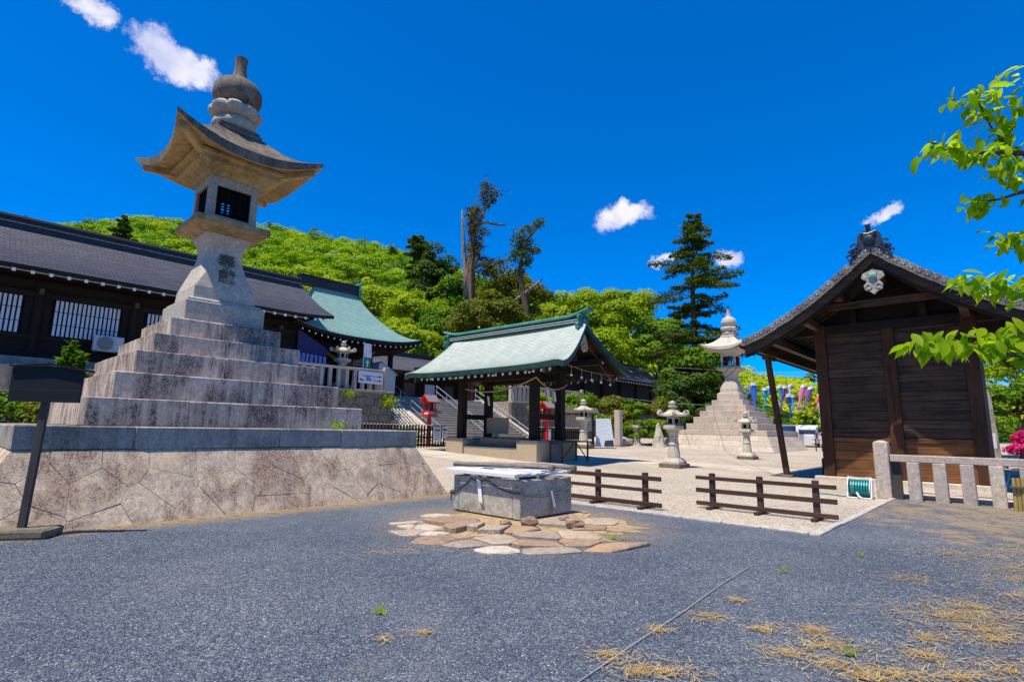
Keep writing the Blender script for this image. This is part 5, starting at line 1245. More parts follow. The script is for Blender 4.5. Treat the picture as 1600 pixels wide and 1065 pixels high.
# ---------------------------------------------------------------- car park beyond: shed, cars, poles, wires, carp streamers
def car(x, y, rz, label, van):
    t = thing('parked_car', (x, y, ground_z(x, y)), label, 'car', 'white cars parked beyond the far lantern', rot=rz)
    if van: prof = [(-2.2, .35), (-2.25, 1.0), (-2.1, 1.75), (-1.9, 1.9), (.9, 1.9), (1.5, 1.15), (2.1, 1.0), (2.25, .7), (2.2, .35)]; gl = [(-1.9, 1.15), (-1.8, 1.7), (.8, 1.7), (1.25, 1.15)]
    else: prof = [(-2.1, .35), (-2.2, .8), (-2.0, 1.0), (-1.4, 1.45), (.3, 1.48), (1.1, 1.0), (2.0, .85), (2.2, .6), (2.15, .35)]; gl = [(-1.5, 1.0), (-1.2, 1.36), (.25, 1.38), (.9, 1.0)]
    O('body', MB().prism(prof, -.85, .85, 'y'), 'car_white', t)
    for s_ in (-.856, .852): O('side_window', MB().prism(gl, s_, s_ + .004, 'y'), 'glass_dark', t)
    O('rear_window', MB().box(-2.23, -2.14, -.65, .65, 1.05, 1.5), 'glass_dark', t)
    for x_ in (-1.35, 1.35):
        for s_ in (-.8, .8):
            w_ = O('wheel', MB().tube([(x_, s_ - .1, .32), (x_, s_ + .1, .32)], .32, 14), 'tyre', t); O('rim', MB().tube([(x_, s_ - .105, .32), (x_, s_ + .105, .32)], .18, 10), 'steel', w_)
    for s_ in (-.6, .6): O('headlight', MB().box(2.12, 2.2, s_ - .15, s_ + .15, .7, .82), 'steel', t)
    for s_ in (-.75, .75): O('tail_light', MB().box(-2.26, -2.18, s_ - .07, s_ + .07, .75, 1.2), 'red_paint', t)
car(27.4, 50.2, R(60), 'white van parked behind the grey pole beyond the far lantern', True)
car(31.4, 53.0, R(95), 'white saloon car parked furthest right, partly behind the storehouse post', False)
sd = thing('blue_shed', (25.2, 52.0, ground_z(25.2, 52)), 'small blue shed with a flat grey roof behind the far giant lantern', 'shed', rot=R(-8))
O('wall', MB().box(-2.0, 2.0, -1.2, 1.2, 0, 1.75), 'shed_blue', sd); O('roof', MB().cbox(-2.3, 2.3, -1.5, 1.5, 1.752, 1.9, .02), 'pole_grey', sd); O('corner_post', MB().box(1.95, 2.1, -1.3, -1.2, 0, 1.75), 'ink', sd); O('dado', MB().box(-2.0, 1.94, -1.22, -1.2, 0, .7), 'lead_grey', sd)
gp2 = thing('grey_pole', (23.35, 40.6, ground_z(23.35, 40.6)), 'grey pole carrying the streamer lines, left of the storehouse post', 'pole', rot=0)
O('pole', MB().tube([(0, 0, 0), (0, 0, 5.0)], [.16, .13], 10), 'pole_grey', gp2); O('guard', MB().box(.02, .36, -.18, -.14, .7, 1.9), 'white_sheet', gp2); O('base', MB().lathe([(.2, 0), (.2, .5)], 8), 'ink', gp2)
lr = thing('low_railing', (22.6, 40.4, ground_z(22.6, 40.4)), 'thin dark low railing in front of the parked cars', 'railing', rot=R(5))
for x in (0, 1.3, 2.6): O('post', MB().box(x - .03, x + .03, -.03, .03, 0, .9), 'rust', lr)
for z_ in (.5, .85): O('rail', MB().box(-.3, 3.0, -.02, .02, z_ - .02, z_ + .02), 'rust', lr)
ln = thing('streamer_lines', (0, 0, 0), 'thin lines strung across the car park for the carp streamers', 'line', rot=0)
for p, q, s_ in (((8, 44, 4.4), (23.35, 40.6, 4.0), .5), ((23.35, 40.6, 4.6), (36, 38, 4.9), .3), ((14, 47, 7.2), (36, 47, 7.4), .35), ((14, 47.5, 6.9), (36, 47.5, 6.9), .4), ((14, 46, 3.0), (23.35, 40.6, 2.2), .2)):
    O('line', MB().tube(sag(p, q, s_, 16), .010, 4), 'pole_grey', ln)
def carp(x, y, z_, L, w, lean, yaw, m, label):
    t = thing('carp_streamer', (x, y, z_), label, 'carp streamer', 'carp streamers hung over the car park', rot=yaw)
    n = 9; vs = []; fs = []; K = 8
    for i in range(n):
        u = i / (n - 1); r_ = w * (.55 + .55 * math.sin(math.pi * min(1, u * 1.25 + .12))) * (1 - .55 * u) if u < .85 else w * .30
        cx, cz = lean * L * u, -L * u
        for k in range(K):
            th = 2 * math.pi * k / K; vs.append((cx + r_ * math.cos(th), .55 * r_ * math.sin(th) + .06 * math.sin(5 * u), cz))
    for i in range(n - 1):
        for k in range(K): fs.append((i * K + k, i * K + (k + 1) % K, i * K + K + (k + 1) % K, i * K + K + k))
    O('body', MB().add(vs, fs), m, t, smooth='all')
    ex, ez_ = lean * L, -L
    O('tail', MB().add([(ex - w * .3, 0, ez_ + .05), (ex + w * .3, 0, ez_ + .05), (ex + w * .75, .05, ez_ - .38), (ex + .02, -.03, ez_ - .2), (ex - w * .65, .05, ez_ - .36)], [(0, 1, 2, 3), (0, 3, 4)]), m, t)
    O('mouth_ring', MB().tube([(w * .6 * math.cos(k * math.pi / 5), .35 * w * math.sin(k * math.pi / 5), .02) for k in range(11)], .02, 5), 'white_paint', t)
    O('eye', MB().ball((-w * .3, -.42 * w, -.28 * 1.0), .07, 8, 6, (1, .5, 1)).ball((w * .3, -.42 * w, -.28), .07, 8, 6, (1, .5, 1)), 'ink', t)
CARPS = [
    (21.20, 47.00, 5.94, 2.37, 0.32, 0.00, R(-10), 'carp_blue', 'deep blue carp streamer, leftmost of the row beside the far giant lantern'),
    (22.52, 47.60, 5.57, 1.58, 0.29, -0.12, R(-3), 'carp_teal', 'dark teal carp streamer, second from the left in the row'),
    (23.22, 48.20, 5.80, 0.77, 0.25, -0.35, R(4), 'carp_sky', 'short sky-blue carp streamer just behind the dark teal one'),
    (23.54, 47.00, 5.76, 1.26, 0.28, -0.05, R(11), 'carp_teal', 'green-teal carp streamer hanging just right of the slanting prop'),
    (24.24, 47.60, 5.77, 1.89, 0.31, -0.25, R(-7), 'carp_purple', 'purple and teal patterned carp streamer right of the slanting prop'),
    (25.13, 48.20, 6.00, 0.93, 0.26, -0.20, R(0), 'carp_pale', 'pale small carp streamer above the deep blue pair'),
    (24.22, 47.00, 4.99, 1.71, 0.30, 0.05, R(7), 'carp_navy', 'navy blue carp streamer hanging lowest in the middle of the row'),
    (24.92, 47.60, 4.99, 1.17, 0.27, -0.08, R(14), 'carp_sky', 'bright blue carp streamer beside the navy one'),
    (26.33, 48.20, 5.97, 2.01, 0.32, -0.35, R(-4), 'carp_pink', 'pink carp streamer, slanting, left of the purple one'),
    (26.28, 47.00, 5.70, 1.81, 0.31, -0.45, R(3), 'carp_purple', 'dark purple carp streamer slanting beside the pink one'),
    (27.43, 47.60, 5.20, 1.53, 0.29, -0.62, R(10), 'carp_orange', 'bright orange carp streamer by the grey pole'),
    (27.58, 48.20, 4.90, 1.81, 0.31, 0.00, R(-8), 'carp_pale', 'pale blue carp streamer hanging by the storehouse post'),
    (20.56, 47.00, 5.60, 0.45, 0.23, 0.20, R(-1), 'carp_pale', 'tiny pale carp streamer close to the shaft of the far lantern'),
]
for args in CARPS: carp(*args)
cb = thing('overhead_cable', (0, 0, 0), 'thin dark cables drooping between the storehouse eave and the far buildings', 'cable', rot=0)
ea_ = (*xy(19.1, 6.6), 4.3)
for q, s_ in (((*xy(39.5, 17.0), 6.3), .9), ((*xy(58, 31), 6.2), 1.2), ((*xy(21.9, 13.2), 4.0), .35)): O('cable', MB().tube(sag(ea_, q, s_, 18), .014, 4), 'black', cb)
pw = thing('power_pole', (29.5, 82, -.5), 'slim power pole with cross arms beyond the car park, seen past the far lantern', 'pole', rot=R(15))
O('pole', MB().tube([(0, 0, 0), (0, 0, 11.2)], [.2, .13], 8), 'pole_grey', pw); O('cross_arm', MB().box(-1.1, 1.1, -.06, .06, 10.3, 10.42), 'pole_grey', pw); O('cross_arm', MB().box(-.9, .9, -.06, .06, 9.3, 9.42), 'pole_grey', pw)
for z_ in (10.5, 9.5): O('wire', MB().tube(sag((-60, 6, z_), (0, 0, z_), 1.2, 12), .03, 4).tube(sag((0, 0, z_), (55, -4, z_), 1.2, 12), .03, 4), 'black', pw)
# ---------------------------------------------------------------- foliage
def leaf_cards(name, C, N, size, tint, aspect=.55, rs=None):
    """one rhombic face per leaf (or leaf spray): centres, normals, sizes, tints"""
    n = len(C); rs = rs or np.random.default_rng(1)
    N = N / (np.linalg.norm(N, axis=1, keepdims=True) + 1e-9)
    t = rs.normal(size=(n, 3)); U = np.cross(N, t); U /= (np.linalg.norm(U, axis=1, keepdims=True) + 1e-9); V = np.cross(N, U)
    s = size[:, None]
    V0 = C - U * s * .5; V1 = C + V * s * aspect * .5 + N * s * .06; V2 = C + U * s * .5; V3 = C - V * s * aspect * .5 + N * s * .06
    co = np.stack([V0, V1, V2, V3], 1).reshape(-1, 3).astype(np.float32)
    me = bpy.data.meshes.new(name); me.vertices.add(4 * n); me.loops.add(4 * n); me.polygons.add(n)
    me.vertices.foreach_set('co', co.ravel()); me.loops.foreach_set('vertex_index', np.arange(4 * n, dtype=np.int32))
    me.polygons.foreach_set('loop_start', np.arange(0, 4 * n, 4, dtype=np.int32)); me.polygons.foreach_set('loop_total', np.full(n, 4, dtype=np.int32))
    at = me.attributes.new('tint', 'FLOAT', 'POINT'); at.data.foreach_set('value', np.repeat(np.clip(tint, 0, 1), 4).astype(np.float32))
    me.update(); me.validate(); return me
def sphere_pts(rs, n):
    v = rs.normal(size=(n, 3)); return v / np.linalg.norm(v, axis=1, keepdims=True)
def crown_pts(rs, c, r, nclump, nleaf, clump=.30, flat=.8):
    """leaf positions on the skins of many small clumps spread over and inside an uneven crown"""
    d = sphere_pts(rs, nclump); d[:, 2] = np.where(d[:, 2] < -.55, -d[:, 2] * .6, d[:, 2])
    rad = rs.uniform(.45, 1.0, nclump) ** .5
    lump = 1 + .16 * np.sin(d[:, 0] * 5 + rs.uniform(0, 6)) * np.cos(d[:, 1] * 4 + rs.uniform(0, 6))
    cc = np.array(c) + d * np.array(r) * (rad * lump)[:, None] * .86
    cr = clump * np.mean(r) * rs.uniform(.55, 1.25, nclump)
    k = rs.integers(0, nclump, nleaf)
    e = sphere_pts(rs, nleaf); e[:, 2] = np.where(e[:, 2] < -.3, -e[:, 2], e[:, 2])
    P = cc[k] + e * (cr[k] * rs.uniform(.55, 1.05, nleaf))[:, None] * np.array([1, 1, flat])
    N = e * .9 + d[k] * .3 + np.array([0, 0, .35]) + rs.normal(size=(nleaf, 3)) * .45
    ti = .5 + .22 * (rs.uniform(size=nclump)[k] - .5) * 2 + rs.normal(size=nleaf) * .13 + .12 * e[:, 2]
    return P, N, ti, cc
def limb_tree(mb, base, top, r0, targets, rr):
    base, top = Vector(base), Vector(top); n = 7
    axis = [base.lerp(top, i / n) + Vector((rr.uniform(-.12, .12), rr.uniform(-.12, .12), 0)) * (i > 0) * r0 * 2 for i in range(n + 1)]
    mb.tube(axis, [r0 * (1.25 if i == 0 else 1 - .75 * i / n) for i in range(n + 1)], 8)
    for q in targets:
        q = Vector(q); k = rr.uniform(.35, .9); p = base.lerp(top, k); m = p.lerp(q, .5) + Vector((0, 0, .08 * (q - p).length))
        mb.tube([p, m, q], [r0 * (1 - .75 * k) * .75, r0 * .3, r0 * .1], 6)
TREES = 0
def tree(name, label, cat, c, r, leafm, n, size, seed, group=None, base_z=None, nclump=60, clump=.30, flat=.8, trunk=True, barkm='bark', aspect=.55, tr=None):
    """crown centre c and radii r in world metres"""
    rs = np.random.default_rng(seed); rr = random.Random(seed); gzv = ground_z(c[0], c[1]) if base_z is None else base_z
    t = thing(name, (c[0], c[1], gzv), label, cat, group, rot=0)
    lc = (0, 0, c[2] - gzv)
    P, N, ti, cc = crown_pts(rs, lc, r, nclump, n, clump, flat)
    if trunk:
        mb = MB(); limb_tree(mb, (0, 0, -.1), (0, 0, lc[2] + r[2] * .45), tr or (.06 * np.mean(r) + .08), [tuple(q) for q in cc[:14]], rr); O('trunk', mb, barkm, t, smooth='all')
    O('crown', leaf_cards('crown', P, N, size * rs.uniform(.6, 1.35, n), ti, aspect, rs), leafm, t)
    return t

# wooded hill behind the shrine
RX = [-420, -300, -250, -188, -110, -75, -50, -25, 18, 60, 110, 170, 260]
RZ_ = [66, 80, 83, 85, 87, 80, 74, 64, 55, 30, 6, -6, -8]
def hill_z(x, y):
    top = np.interp(x, RX, RZ_)
    s = np.clip((y - 78) / 172, 0, 1); s = s * s * (3 - 2 * s); s2 = np.clip((y - 250) / 150, 0, 1)
    return -.5 + top * (s * .92 + .08 * np.clip((y - 78) / 172, 0, 1)) * (1 - .5 * s2) + 2.5 * np.sin(x * .05) * np.cos(y * .045) * s
hm_ = MB(); hm_.grid(lambda u, v: (-420 + 680 * u, 78 + 320 * v, float(hill_z(-420 + 680 * u, 78 + 320 * v))), 68, 40)
O('hill', hm_.mesh('hill', 'all'), 'hill_soil', kind='structure')
def forest(name, label, zf, x0, x1, y0, y1, pitch, leaves, size, hgt, seed, view=None):
    rs = np.random.default_rng(seed); Ps = []; Ns = []; Ts = []; Ss = []
    nx, ny = int((x1 - x0) / pitch), int((y1 - y0) / pitch)
    for i in range(nx):
        for j in range(ny):
            x = x0 + (i + rs.uniform(0, 1)) * pitch; y = y0 + (j + rs.uniform(0, 1)) * pitch
            if view and not view(x, y): continue
            z = float(zf(x, y)); con = rs.uniform() < .04; R_ = pitch * rs.uniform(.6, .9) * (.7 if con else 1); H = hgt * rs.uniform(.75, 1.2) * (1.35 if con else 1)
            nl = int(leaves * (R_ / pitch / .66) ** 2); ncl = 14
            d = sphere_pts(rs, ncl); d[:, 2] = np.abs(d[:, 2]) * .9
            cc = np.array([x, y, z + H * .6]) + d * np.array([R_, R_, H * .42]) * rs.uniform(.5, .95, ncl)[:, None]
            if con: cc[:, :2] = np.array([x, y]) + (cc[:, :2] - np.array([x, y])) * np.clip(1.5 - (cc[:, 2:3] - z) / H * 1.3, .12, 1)
            k = rs.integers(0, ncl, nl); e = sphere_pts(rs, nl); e[:, 2] = np.abs(e[:, 2]) * .9
            cr = R_ * .42 * rs.uniform(.7, 1.2, ncl)
            Ps.append(cc[k] + e * cr[k][:, None] * np.array([1, 1, .75])); Ns.append(e + d[k] * .45 + np.array([0, 0, .45]) + rs.normal(size=(nl, 3)) * .25)
            hi = min(1, max(0, (z - 12) / 45)); base = (.82 - .32 * hi + rs.normal() * .13 - (.45 if rs.uniform() < .06 else 0)) if not con else .0
            Ts.append(base + .1 * (rs.uniform(size=ncl)[k] - .5) + rs.normal(size=nl) * .08 + .1 * e[:, 2]); Ss.append(np.full(nl, size) * rs.uniform(.65, 1.3, nl))
    P = np.concatenate(Ps); me = leaf_cards(name, P, np.concatenate(Ns), np.concatenate(Ss), np.concatenate(Ts), .75, rs)
    O(name, me, 'leaf_forest', None, label, 'forest', kind='stuff')
forest('hill_forest', 'bright spring-green forest covering the hill behind the shrine', hill_z, -345, 95, 88, 262, 6.3, 340, .74, 8.2, 31,
       view=lambda x, y: x > -1.08 * y - 15 and hill_z(x, y) > 4)
def far_z(x, y): return -2 + 44 * np.exp(-((x - 330) / 210) ** 2) * np.clip((y - 330) / 160, 0, 1) + 3 * np.sin(x * .03)
fm = MB(); fm.grid(lambda u, v: (60 + 700 * u, 330 + 260 * v, float(far_z(60 + 700 * u, 330 + 260 * v))), 40, 16); O('far_hill', fm.mesh('far_hill', 'all'), 'hill_soil', kind='structure')
forest('far_forest', 'low green wooded ridge far away beyond the carp streamers', far_z, 140, 420, 330, 500, 14, 150, 2.6, 13, 33)

LT = 'trees behind the shrine buildings'
tree('bright_tree', 'lime green broadleaf tree behind the right corridor, left of the pair nearest the conifer', 'tree', (9.1, 72, 15.6), (5.6, 5.4, 5.2), 'leaf_lime', 24000, .36, 51, LT, TZ, 75)
tree('bright_tree', 'lime green broadleaf tree with the highest crown, just left of the tall conifer', 'tree', (14.3, 70, 15.7), (5.4, 5, 5.0), 'leaf_lime', 24000, .36, 52, LT, TZ, 75)
tree('bright_tree', 'darker lime tree touching the left side of the tall conifer', 'tree', (18.2, 66, 11.5), (4.2, 4, 5.0), 'leaf_mid', 16000, .36, 53, LT, TZ, 60)
tree('bright_tree', 'low yellow-green tree rising just above the right corridor roof', 'tree', (10.4, 63, 10.2), (5.6, 4, 3.3), 'leaf_lime', 17000, .34, 54, LT, TZ, 55)
tree('green_tree', 'dark green leafy tree below the conifer, left of the far giant lantern', 'tree', (17.0, 50, 6.6), (3.3, 3, 3.4), 'leaf_mid', 10000, .36, 55, LT, None, 60)
tree('green_tree', 'low dense dark bush-like tree right behind the end of the right corridor', 'tree', (15.6, 48.5, 4.3), (3.2, 2.4, 2.5), 'leaf_dark', 8000, .34, 56, LT, None, 50)
tree('evergreen_tree', 'dark olive evergreen between the dead cedar and the bare snag', 'tree', (-.1, 66, 16.6), (5.4, 5, 5.3), 'leaf_olive', 20000, .36, 57, LT, TZ, 70)
tree('evergreen_tree', 'dark evergreen right behind the pavilion ridge, at the foot of the dead cedar', 'tree', (-2.6, 57, 12.6), (4.2, 4, 3.6), 'leaf_olive', 16000, .34, 58, LT, TZ, 55)
tree('evergreen_tree', 'tall dark evergreen left of the dead cedar', 'tree', (-11.6, 78, 21.5), (4.0, 4, 7.2), 'leaf_dark', 12000, .5, 59, LT, TZ, 60)
tree('evergreen_tree', 'dark evergreen close behind the dead cedar trunk', 'tree', (-7.6, 76, 18.5), (4.0, 4, 6.2), 'leaf_mid', 10000, .5, 60, LT, TZ, 55)
tree('olive_tree', 'yellowish green tree right of the green hall roof', 'tree', (-11.4, 58, 9.3), (4.2, 4, 4.0), 'leaf_lime', 17000, .34, 61, LT, TZ, 60)
tree('olive_tree', 'mid green tree above the left end of the pavilion roof', 'tree', (-8.0, 62, 11.6), (4.0, 4, 4.4), 'leaf_mid', 17000, .34, 62, LT, TZ, 60)
tree('olive_tree', 'rounded yellow-green tree above the green hall roof corner', 'tree', (-13.0, 70, 14.8), (5.0, 4.4, 4.4), 'leaf_lime', 18000, .36, 63, LT, TZ, 60)
tree('olive_tree', 'leafy green tree on the slope behind the green hall ridge', 'tree', (-22.4, 85, 18.6), (6.2, 5, 6.0), 'leaf_lime', 18000, .42, 64, LT, TZ, 60)
tree('olive_tree', 'mid green tree filling the gap between snag and lime trees', 'tree', (6.2, 80, 15.6), (4.6, 4, 5.4), 'leaf_mid', 11000, .5, 65, LT, TZ, 55)
tree('roadside_tree', 'light green tree rising behind the right end of the storehouse', 'tree', (33.6, 34.5, 6.3), (3.6, 3.4, 4.4), 'leaf_lime', 12000, .34, 66, None, None, 60)
tree('roadside_tree', 'low green shrubby tree beside the pink azalea', 'tree', (28.6, 30.5, 3.2), (2.4, 2, 1.8), 'leaf_mid', 8000, .26, 67, None, None, 45)
tree('azalea_bush', 'bright pink flowering azalea at the right edge', 'bush', (23.5, 24.6, 1.1), (1.15, 1.0, .75), 'leaf_pink', 5000, .13, 68, None, None, 40, trunk=True)
# shrubs below the right corridor
for i, (x, y, z, r_, m_, lab) in enumerate(((5.5, 43.2, 3.2, 1.5, 'leaf_mid', 'clipped yellow-green shrub behind the garden lantern with the information board'), (8.0, 44, 3.4, 1.3, 'leaf_olive', 'yellow-green shrub above the roofed notice'), (9.8, 43.4, 3.0, 1.2, 'leaf_mid', 'green shrub just right of the tall stone post'), (11.8, 44, 3.1, 1.4, 'leaf_olive', 'cloud-pruned yellowish shrub in the middle of the shrub bank'), (6.7, 42, 1.9, 1.2, 'leaf_mid', 'low shrub between the information board and the stone post'),
        (9.9, 41.8, 1.5, 1.25, 'leaf_mid', 'low dense green shrub at the foot of the shrub bank'), (11.6, 42, 1.6, 1.15, 'leaf_mid', 'low green shrub left of the low stone pillar'), (13.4, 43, 2.2, 1.1, 'leaf_dark', 'dark shrub behind the nearer garden lantern'), (8.5, 42.4, 2.3, 1.0, 'leaf_olive', 'small olive shrub behind the tall stone post'))):
    tree('garden_shrub', lab, 'shrub', (x, y, z), (r_ * 1.15, r_, r_ * .8), m_, 3800, .2, 80 + i, 'shrubs below the right corridor', None, 26, clump=.42, tr=.09)
tree('garden_shrub', 'small bright shrub hanging over the stair wall beside the right red lantern', 'shrub', (2.0, 36.5, 3.0), (.9, .8, 1.0), 'leaf_lime', 2600, .2, 95, None, None, 20, tr=.06)
# plants rooted in the retaining wall
for i, (a, b, z, s_, lab) in enumerate(((19.1, 28.0, 3.1, .5, 'fern-like tuft growing at the right end of the rubble wall top'), (19.6, 26.6, 1.2, .55, 'green tuft at the foot of the bank beside the pole lattice'), (16.4, 28.0, 3.4, .3, 'small weed on top of the rubble wall'), (6.3, 11.15, 1.5, .16, 'small yellow-green weed on the coping of the giant lantern base'))):
    rs = np.random.default_rng(200 + i); x, y = xy(a, b); n = 260
    P = rs.normal(size=(n, 3)) * np.array([.5, .5, .4]) * s_; o = O('wall_weed', leaf_cards('wall_weed', P, rs.normal(size=(n, 3)) + np.array([0, 0, .6]), np.full(n, .35 * s_), rs.uniform(.2, 1, n), .4, rs), 'leaf_lime', None, lab, 'weed', 'weeds in the stonework'); o.location = (x, y, z)

# tall conifer
def conifer(loc, H, label, seed, prof, leafm='leaf_pine', n_wh=34, density=210, size=.42, r0=.55, group=None, flatv=.12):
    rs = np.random.default_rng(seed); rr = random.Random(seed); t = thing('conifer', loc, label, 'tree', group, rot=0)
    mb = MB(); axis = [(.25 * math.sin(z * .35) * z / H + .4 * z / H, .2 * math.cos(z * .3) * z / H, z) for z in np.linspace(-.1, H, 12)]
    mb.tube(axis, [r0 * (1 - .93 * i / 11) for i in range(12)], 9)
    Ps = []; Ns = []; Ts = []
    for w in range(n_wh):
        h = .10 + .89 * (w / (n_wh - 1)); z = H * min(.995, h + (rr.uniform(-.018, .018) if h < .93 else 0)); R_ = np.interp(h, [p[0] for p in prof], [p[1] for p in prof])
        k = rr.randint(5, 7) if R_ > .8 else 4
        for q in range(k):
            th = rr.uniform(0, 2 * math.pi); L = R_ * rr.uniform(.3, 1.25); dr = rr.uniform(-.25, .28)
            p0 = np.array([.25 * math.sin(z * .35) * z / H + .4 * z / H, .2 * math.cos(z * .3) * z / H, z]); d = np.array([math.cos(th), math.sin(th), dr])
            mb.tube([tuple(p0), tuple(p0 + d * L * .55 + np.array([0, 0, -.03 * L])), tuple(p0 + d * L + np.array([0, 0, -.02 * L]))], [.09 * (1 - h) + .035, .05 * (1 - h) + .02, .012], 5)
            m_ = int(density * L / 3 + 30); u = rs.uniform(.22, 1.05, m_); sp = .34 * L * (.35 + .65 * np.sin(np.pi * np.clip(u, 0, 1) ** .8))
            side = np.array([-math.sin(th), math.cos(th), 0])
            P = p0 + d * (L * u)[:, None] + side * (rs.normal(size=m_) * sp * .55)[:, None] + np.array([0, 0, 1]) * (rs.normal(size=m_) * flatv - .05 * u * L + .06)[:, None]
            Ps.append(P); Ns.append(np.array([0, 0, 1.0]) + rs.normal(size=(m_, 3)) * .55); Ts.append(.35 + rs.normal(size=m_) * .18 + .25 * (rs.uniform() - .3))
    O('trunk', mb, 'bark', t, smooth='all'); P = np.concatenate(Ps)
    O('crown', leaf_cards('crown', P, np.concatenate(Ns), size * rs.uniform(.6, 1.3, len(P)), np.concatenate(Ts), .42, rs), leafm, t)
    return t
conifer((17.9, 52.3, .9), 22.8, 'tall dark conifer with layered branches standing left of the far giant lantern', 71,
        [(0, 3.4), (.2, 4.6), (.35, 4.6), (.45, 4.2), (.53, 1.9), (.58, 2.6), (.64, 4.0), (.75, 3.6), (.85, 3.0), (.93, 2.1), (1, .6)], n_wh=30, density=330, size=.30, flatv=.09)
conifer((-93, 122, 36), 14, 'dark pine sticking out of the hill forest above the corridor roof', 72, [(0, 4.5), (.5, 3.4), (.8, 1.9), (1, .3)], n_wh=24, density=200, size=.85)
conifer((-106, 111, 32), 13, 'dark pine at the far left edge above the corridor roof', 73, [(0, 4.5), (.5, 3.4), (.8, 1.9), (1, .3)], n_wh=22, density=180, size=.85)
conifer((-20, 108, 26), 15, 'flat-topped pine on the hill between hall roof and dead cedar', 74, [(0, 2.2), (.5, 2.2), (.8, 2.6), (.95, 2.4), (1, .5)], n_wh=22, density=160, size=.7)
conifer((-12.4, 14.2, 0), 3.35, 'young garden pine behind the signboard at the left edge', 75, [(0, 1.0), (.3, .95), (.6, .7), (.85, .4), (1, .1)], leafm='leaf_mid', n_wh=20, density=420, size=.2, r0=.07)
tree('garden_shrub', 'round green shrub at the left edge below the young pine', 'shrub', (-14.0, 14.2, 1.35), (1.5, 1.2, 1.0), 'leaf_mid', 6000, .16, 96, None, None, 30, clump=.4, tr=.08)
tree('garden_shrub', 'low shrub between the signboard and the giant lantern steps', 'shrub', (-11.3, 13.6, 1.2), (.7, .7, .8), 'leaf_olive', 2500, .15, 97, None, None, 20, clump=.4, tr=.05)

# dying cedars
def snag(loc, label, trunk, branches, tufts, seed, barkm):
    rs = np.random.default_rng(seed); rr = random.Random(seed); t = thing('dying_cedar', loc, label, 'tree', 'old dying cedars behind the pavilion', rot=0); L = Vector(loc)
    jit = lambda p, j: tuple(Vector(p) - L + Vector((0, rr.uniform(-j, j), 0)))
    mb = MB(); pts, rad = trunk; mb.tube([jit(p, .0) for p in pts], rad, 10)
    for k in range(4): mb.tube([tuple(Vector(p) - L + Vector((math.cos(k * 1.7) * r_ * .7, math.sin(k * 1.7) * r_ * .7, 0))) for p, r_ in zip(pts, rad)], [r_ * .5 for r_ in rad], 7)
    O('trunk', mb, barkm, t, smooth='all')
    for p_, r_ in branches:
        O('dead_branch', MB().tube([jit(p, .3) for p in p_], r_, 7), 'bark_dead', t, smooth='all')
    Ps = []; Ns = []; Ts = []
    for p in tufts:
        n = 110; c = np.array(jit(p, .7)); k = rs.uniform(.28, .7); q = c + rs.normal(size=(n, 3)) * np.array([k, k, k * .75]) * .75; Ps.append(q); Ns.append(rs.normal(size=(n, 3)) + np.array([0, 0, .7])); Ts.append(.4 + rs.normal(size=n) * .22)
    P = np.concatenate(Ps); O('foliage', leaf_cards('foliage', P, np.concatenate(Ns), .36 * rs.uniform(.5, 1.3, len(P)), np.concatenate(Ts), .45, rs), 'leaf_brown' if seed == 1 else 'leaf_pine', t)
snag((-4.5, 60, TZ), 'tall half-dead cedar with a bleached split trunk above the pavilion ridge',
     ([(-4.5, 60, 3.6), (-4.5, 60, 9.34), (-4.68, 60, 13.0), (-4.92, 60, 16.0), (-4.95, 60, 19.0), (-4.85, 60, 21.3), (-4.8, 60, 24.1), (-4.71, 60, 26.4), (-4.6, 60, 27.5)], [.85, .75, .62, .54, .46, .38, .3, .2, .09]),
     [([(-5.3, 60, 16.5), (-5.45, 60, 19.0), (-5.75, 60, 21.3), (-5.95, 60, 24.0), (-6.15, 60, 26.8)], [.42, .34, .26, .2, .07]), ([(-4.57, 60, 24.0), (-3.87, 60, 26.0), (-3.16, 60, 27.8), (-2.73, 60, 28.9), (-2.1, 60, 29.3)], [.3, .24, .18, .14, .05]),
      ([(-4.6, 60, 25.2), (-3.25, 60, 25.4), (-1.9, 60, 25.2), (-1.0, 60, 25.3)], [.22, .17, .15, .1]), ([(-5.0, 60, 18.3), (-4.25, 60, 20.95), (-3.79, 60, 22.9), (-3.5, 60, 24.5)], [.25, .2, .14, .06]), ([(-4.7, 60, 20.0), (-3.2, 60, 20.6), (-1.5, 60, 20.5)], [.2, .13, .05]), ([(-3.1, 60, 27.9), (-3.4, 60, 29.2), (-3.4, 60, 30.2)], [.12, .08, .03])],
     [(-3.45, 60, 30.0), (-3.2, 60, 29.4), (-3.5, 60, 28.8), (-2.57, 60, 28.4), (-3.72, 60, 28.2), (-3.31, 60, 27.6), (-2.2, 60, 29.0), (-4.67, 60, 27.4), (-5.1, 60, 26.9), (-4.19, 60, 26.8), (-4.62, 60, 26.1), (-4.6, 60, 25.0), (-5.0, 60, 25.1), (-4.34, 60, 24.0), (-3.5, 60, 24.2), (-4.84, 60, 23.0), (-4.0, 60, 22.5), (-4.4, 60, 21.8), (-3.9, 60, 21.2), (-3.14, 60, 21.0), (-2.39, 60, 20.8), (-1.4, 60, 20.6), (-2.75, 60, 20.2), (-3.6, 60, 20.0), (-3.2, 60, 19.3), (-2.4, 60, 19.6), (-3.9, 60, 18.6), (-5.0, 60, 24.2), (-4.5, 60, 25.6), (-5.1, 60, 22.4), (-4.9, 60, 21.2), (-4.3, 60, 19.8), (-5.2, 60, 26.2), (-4.4, 60, 22.9)], 1, 'bark_cedar')
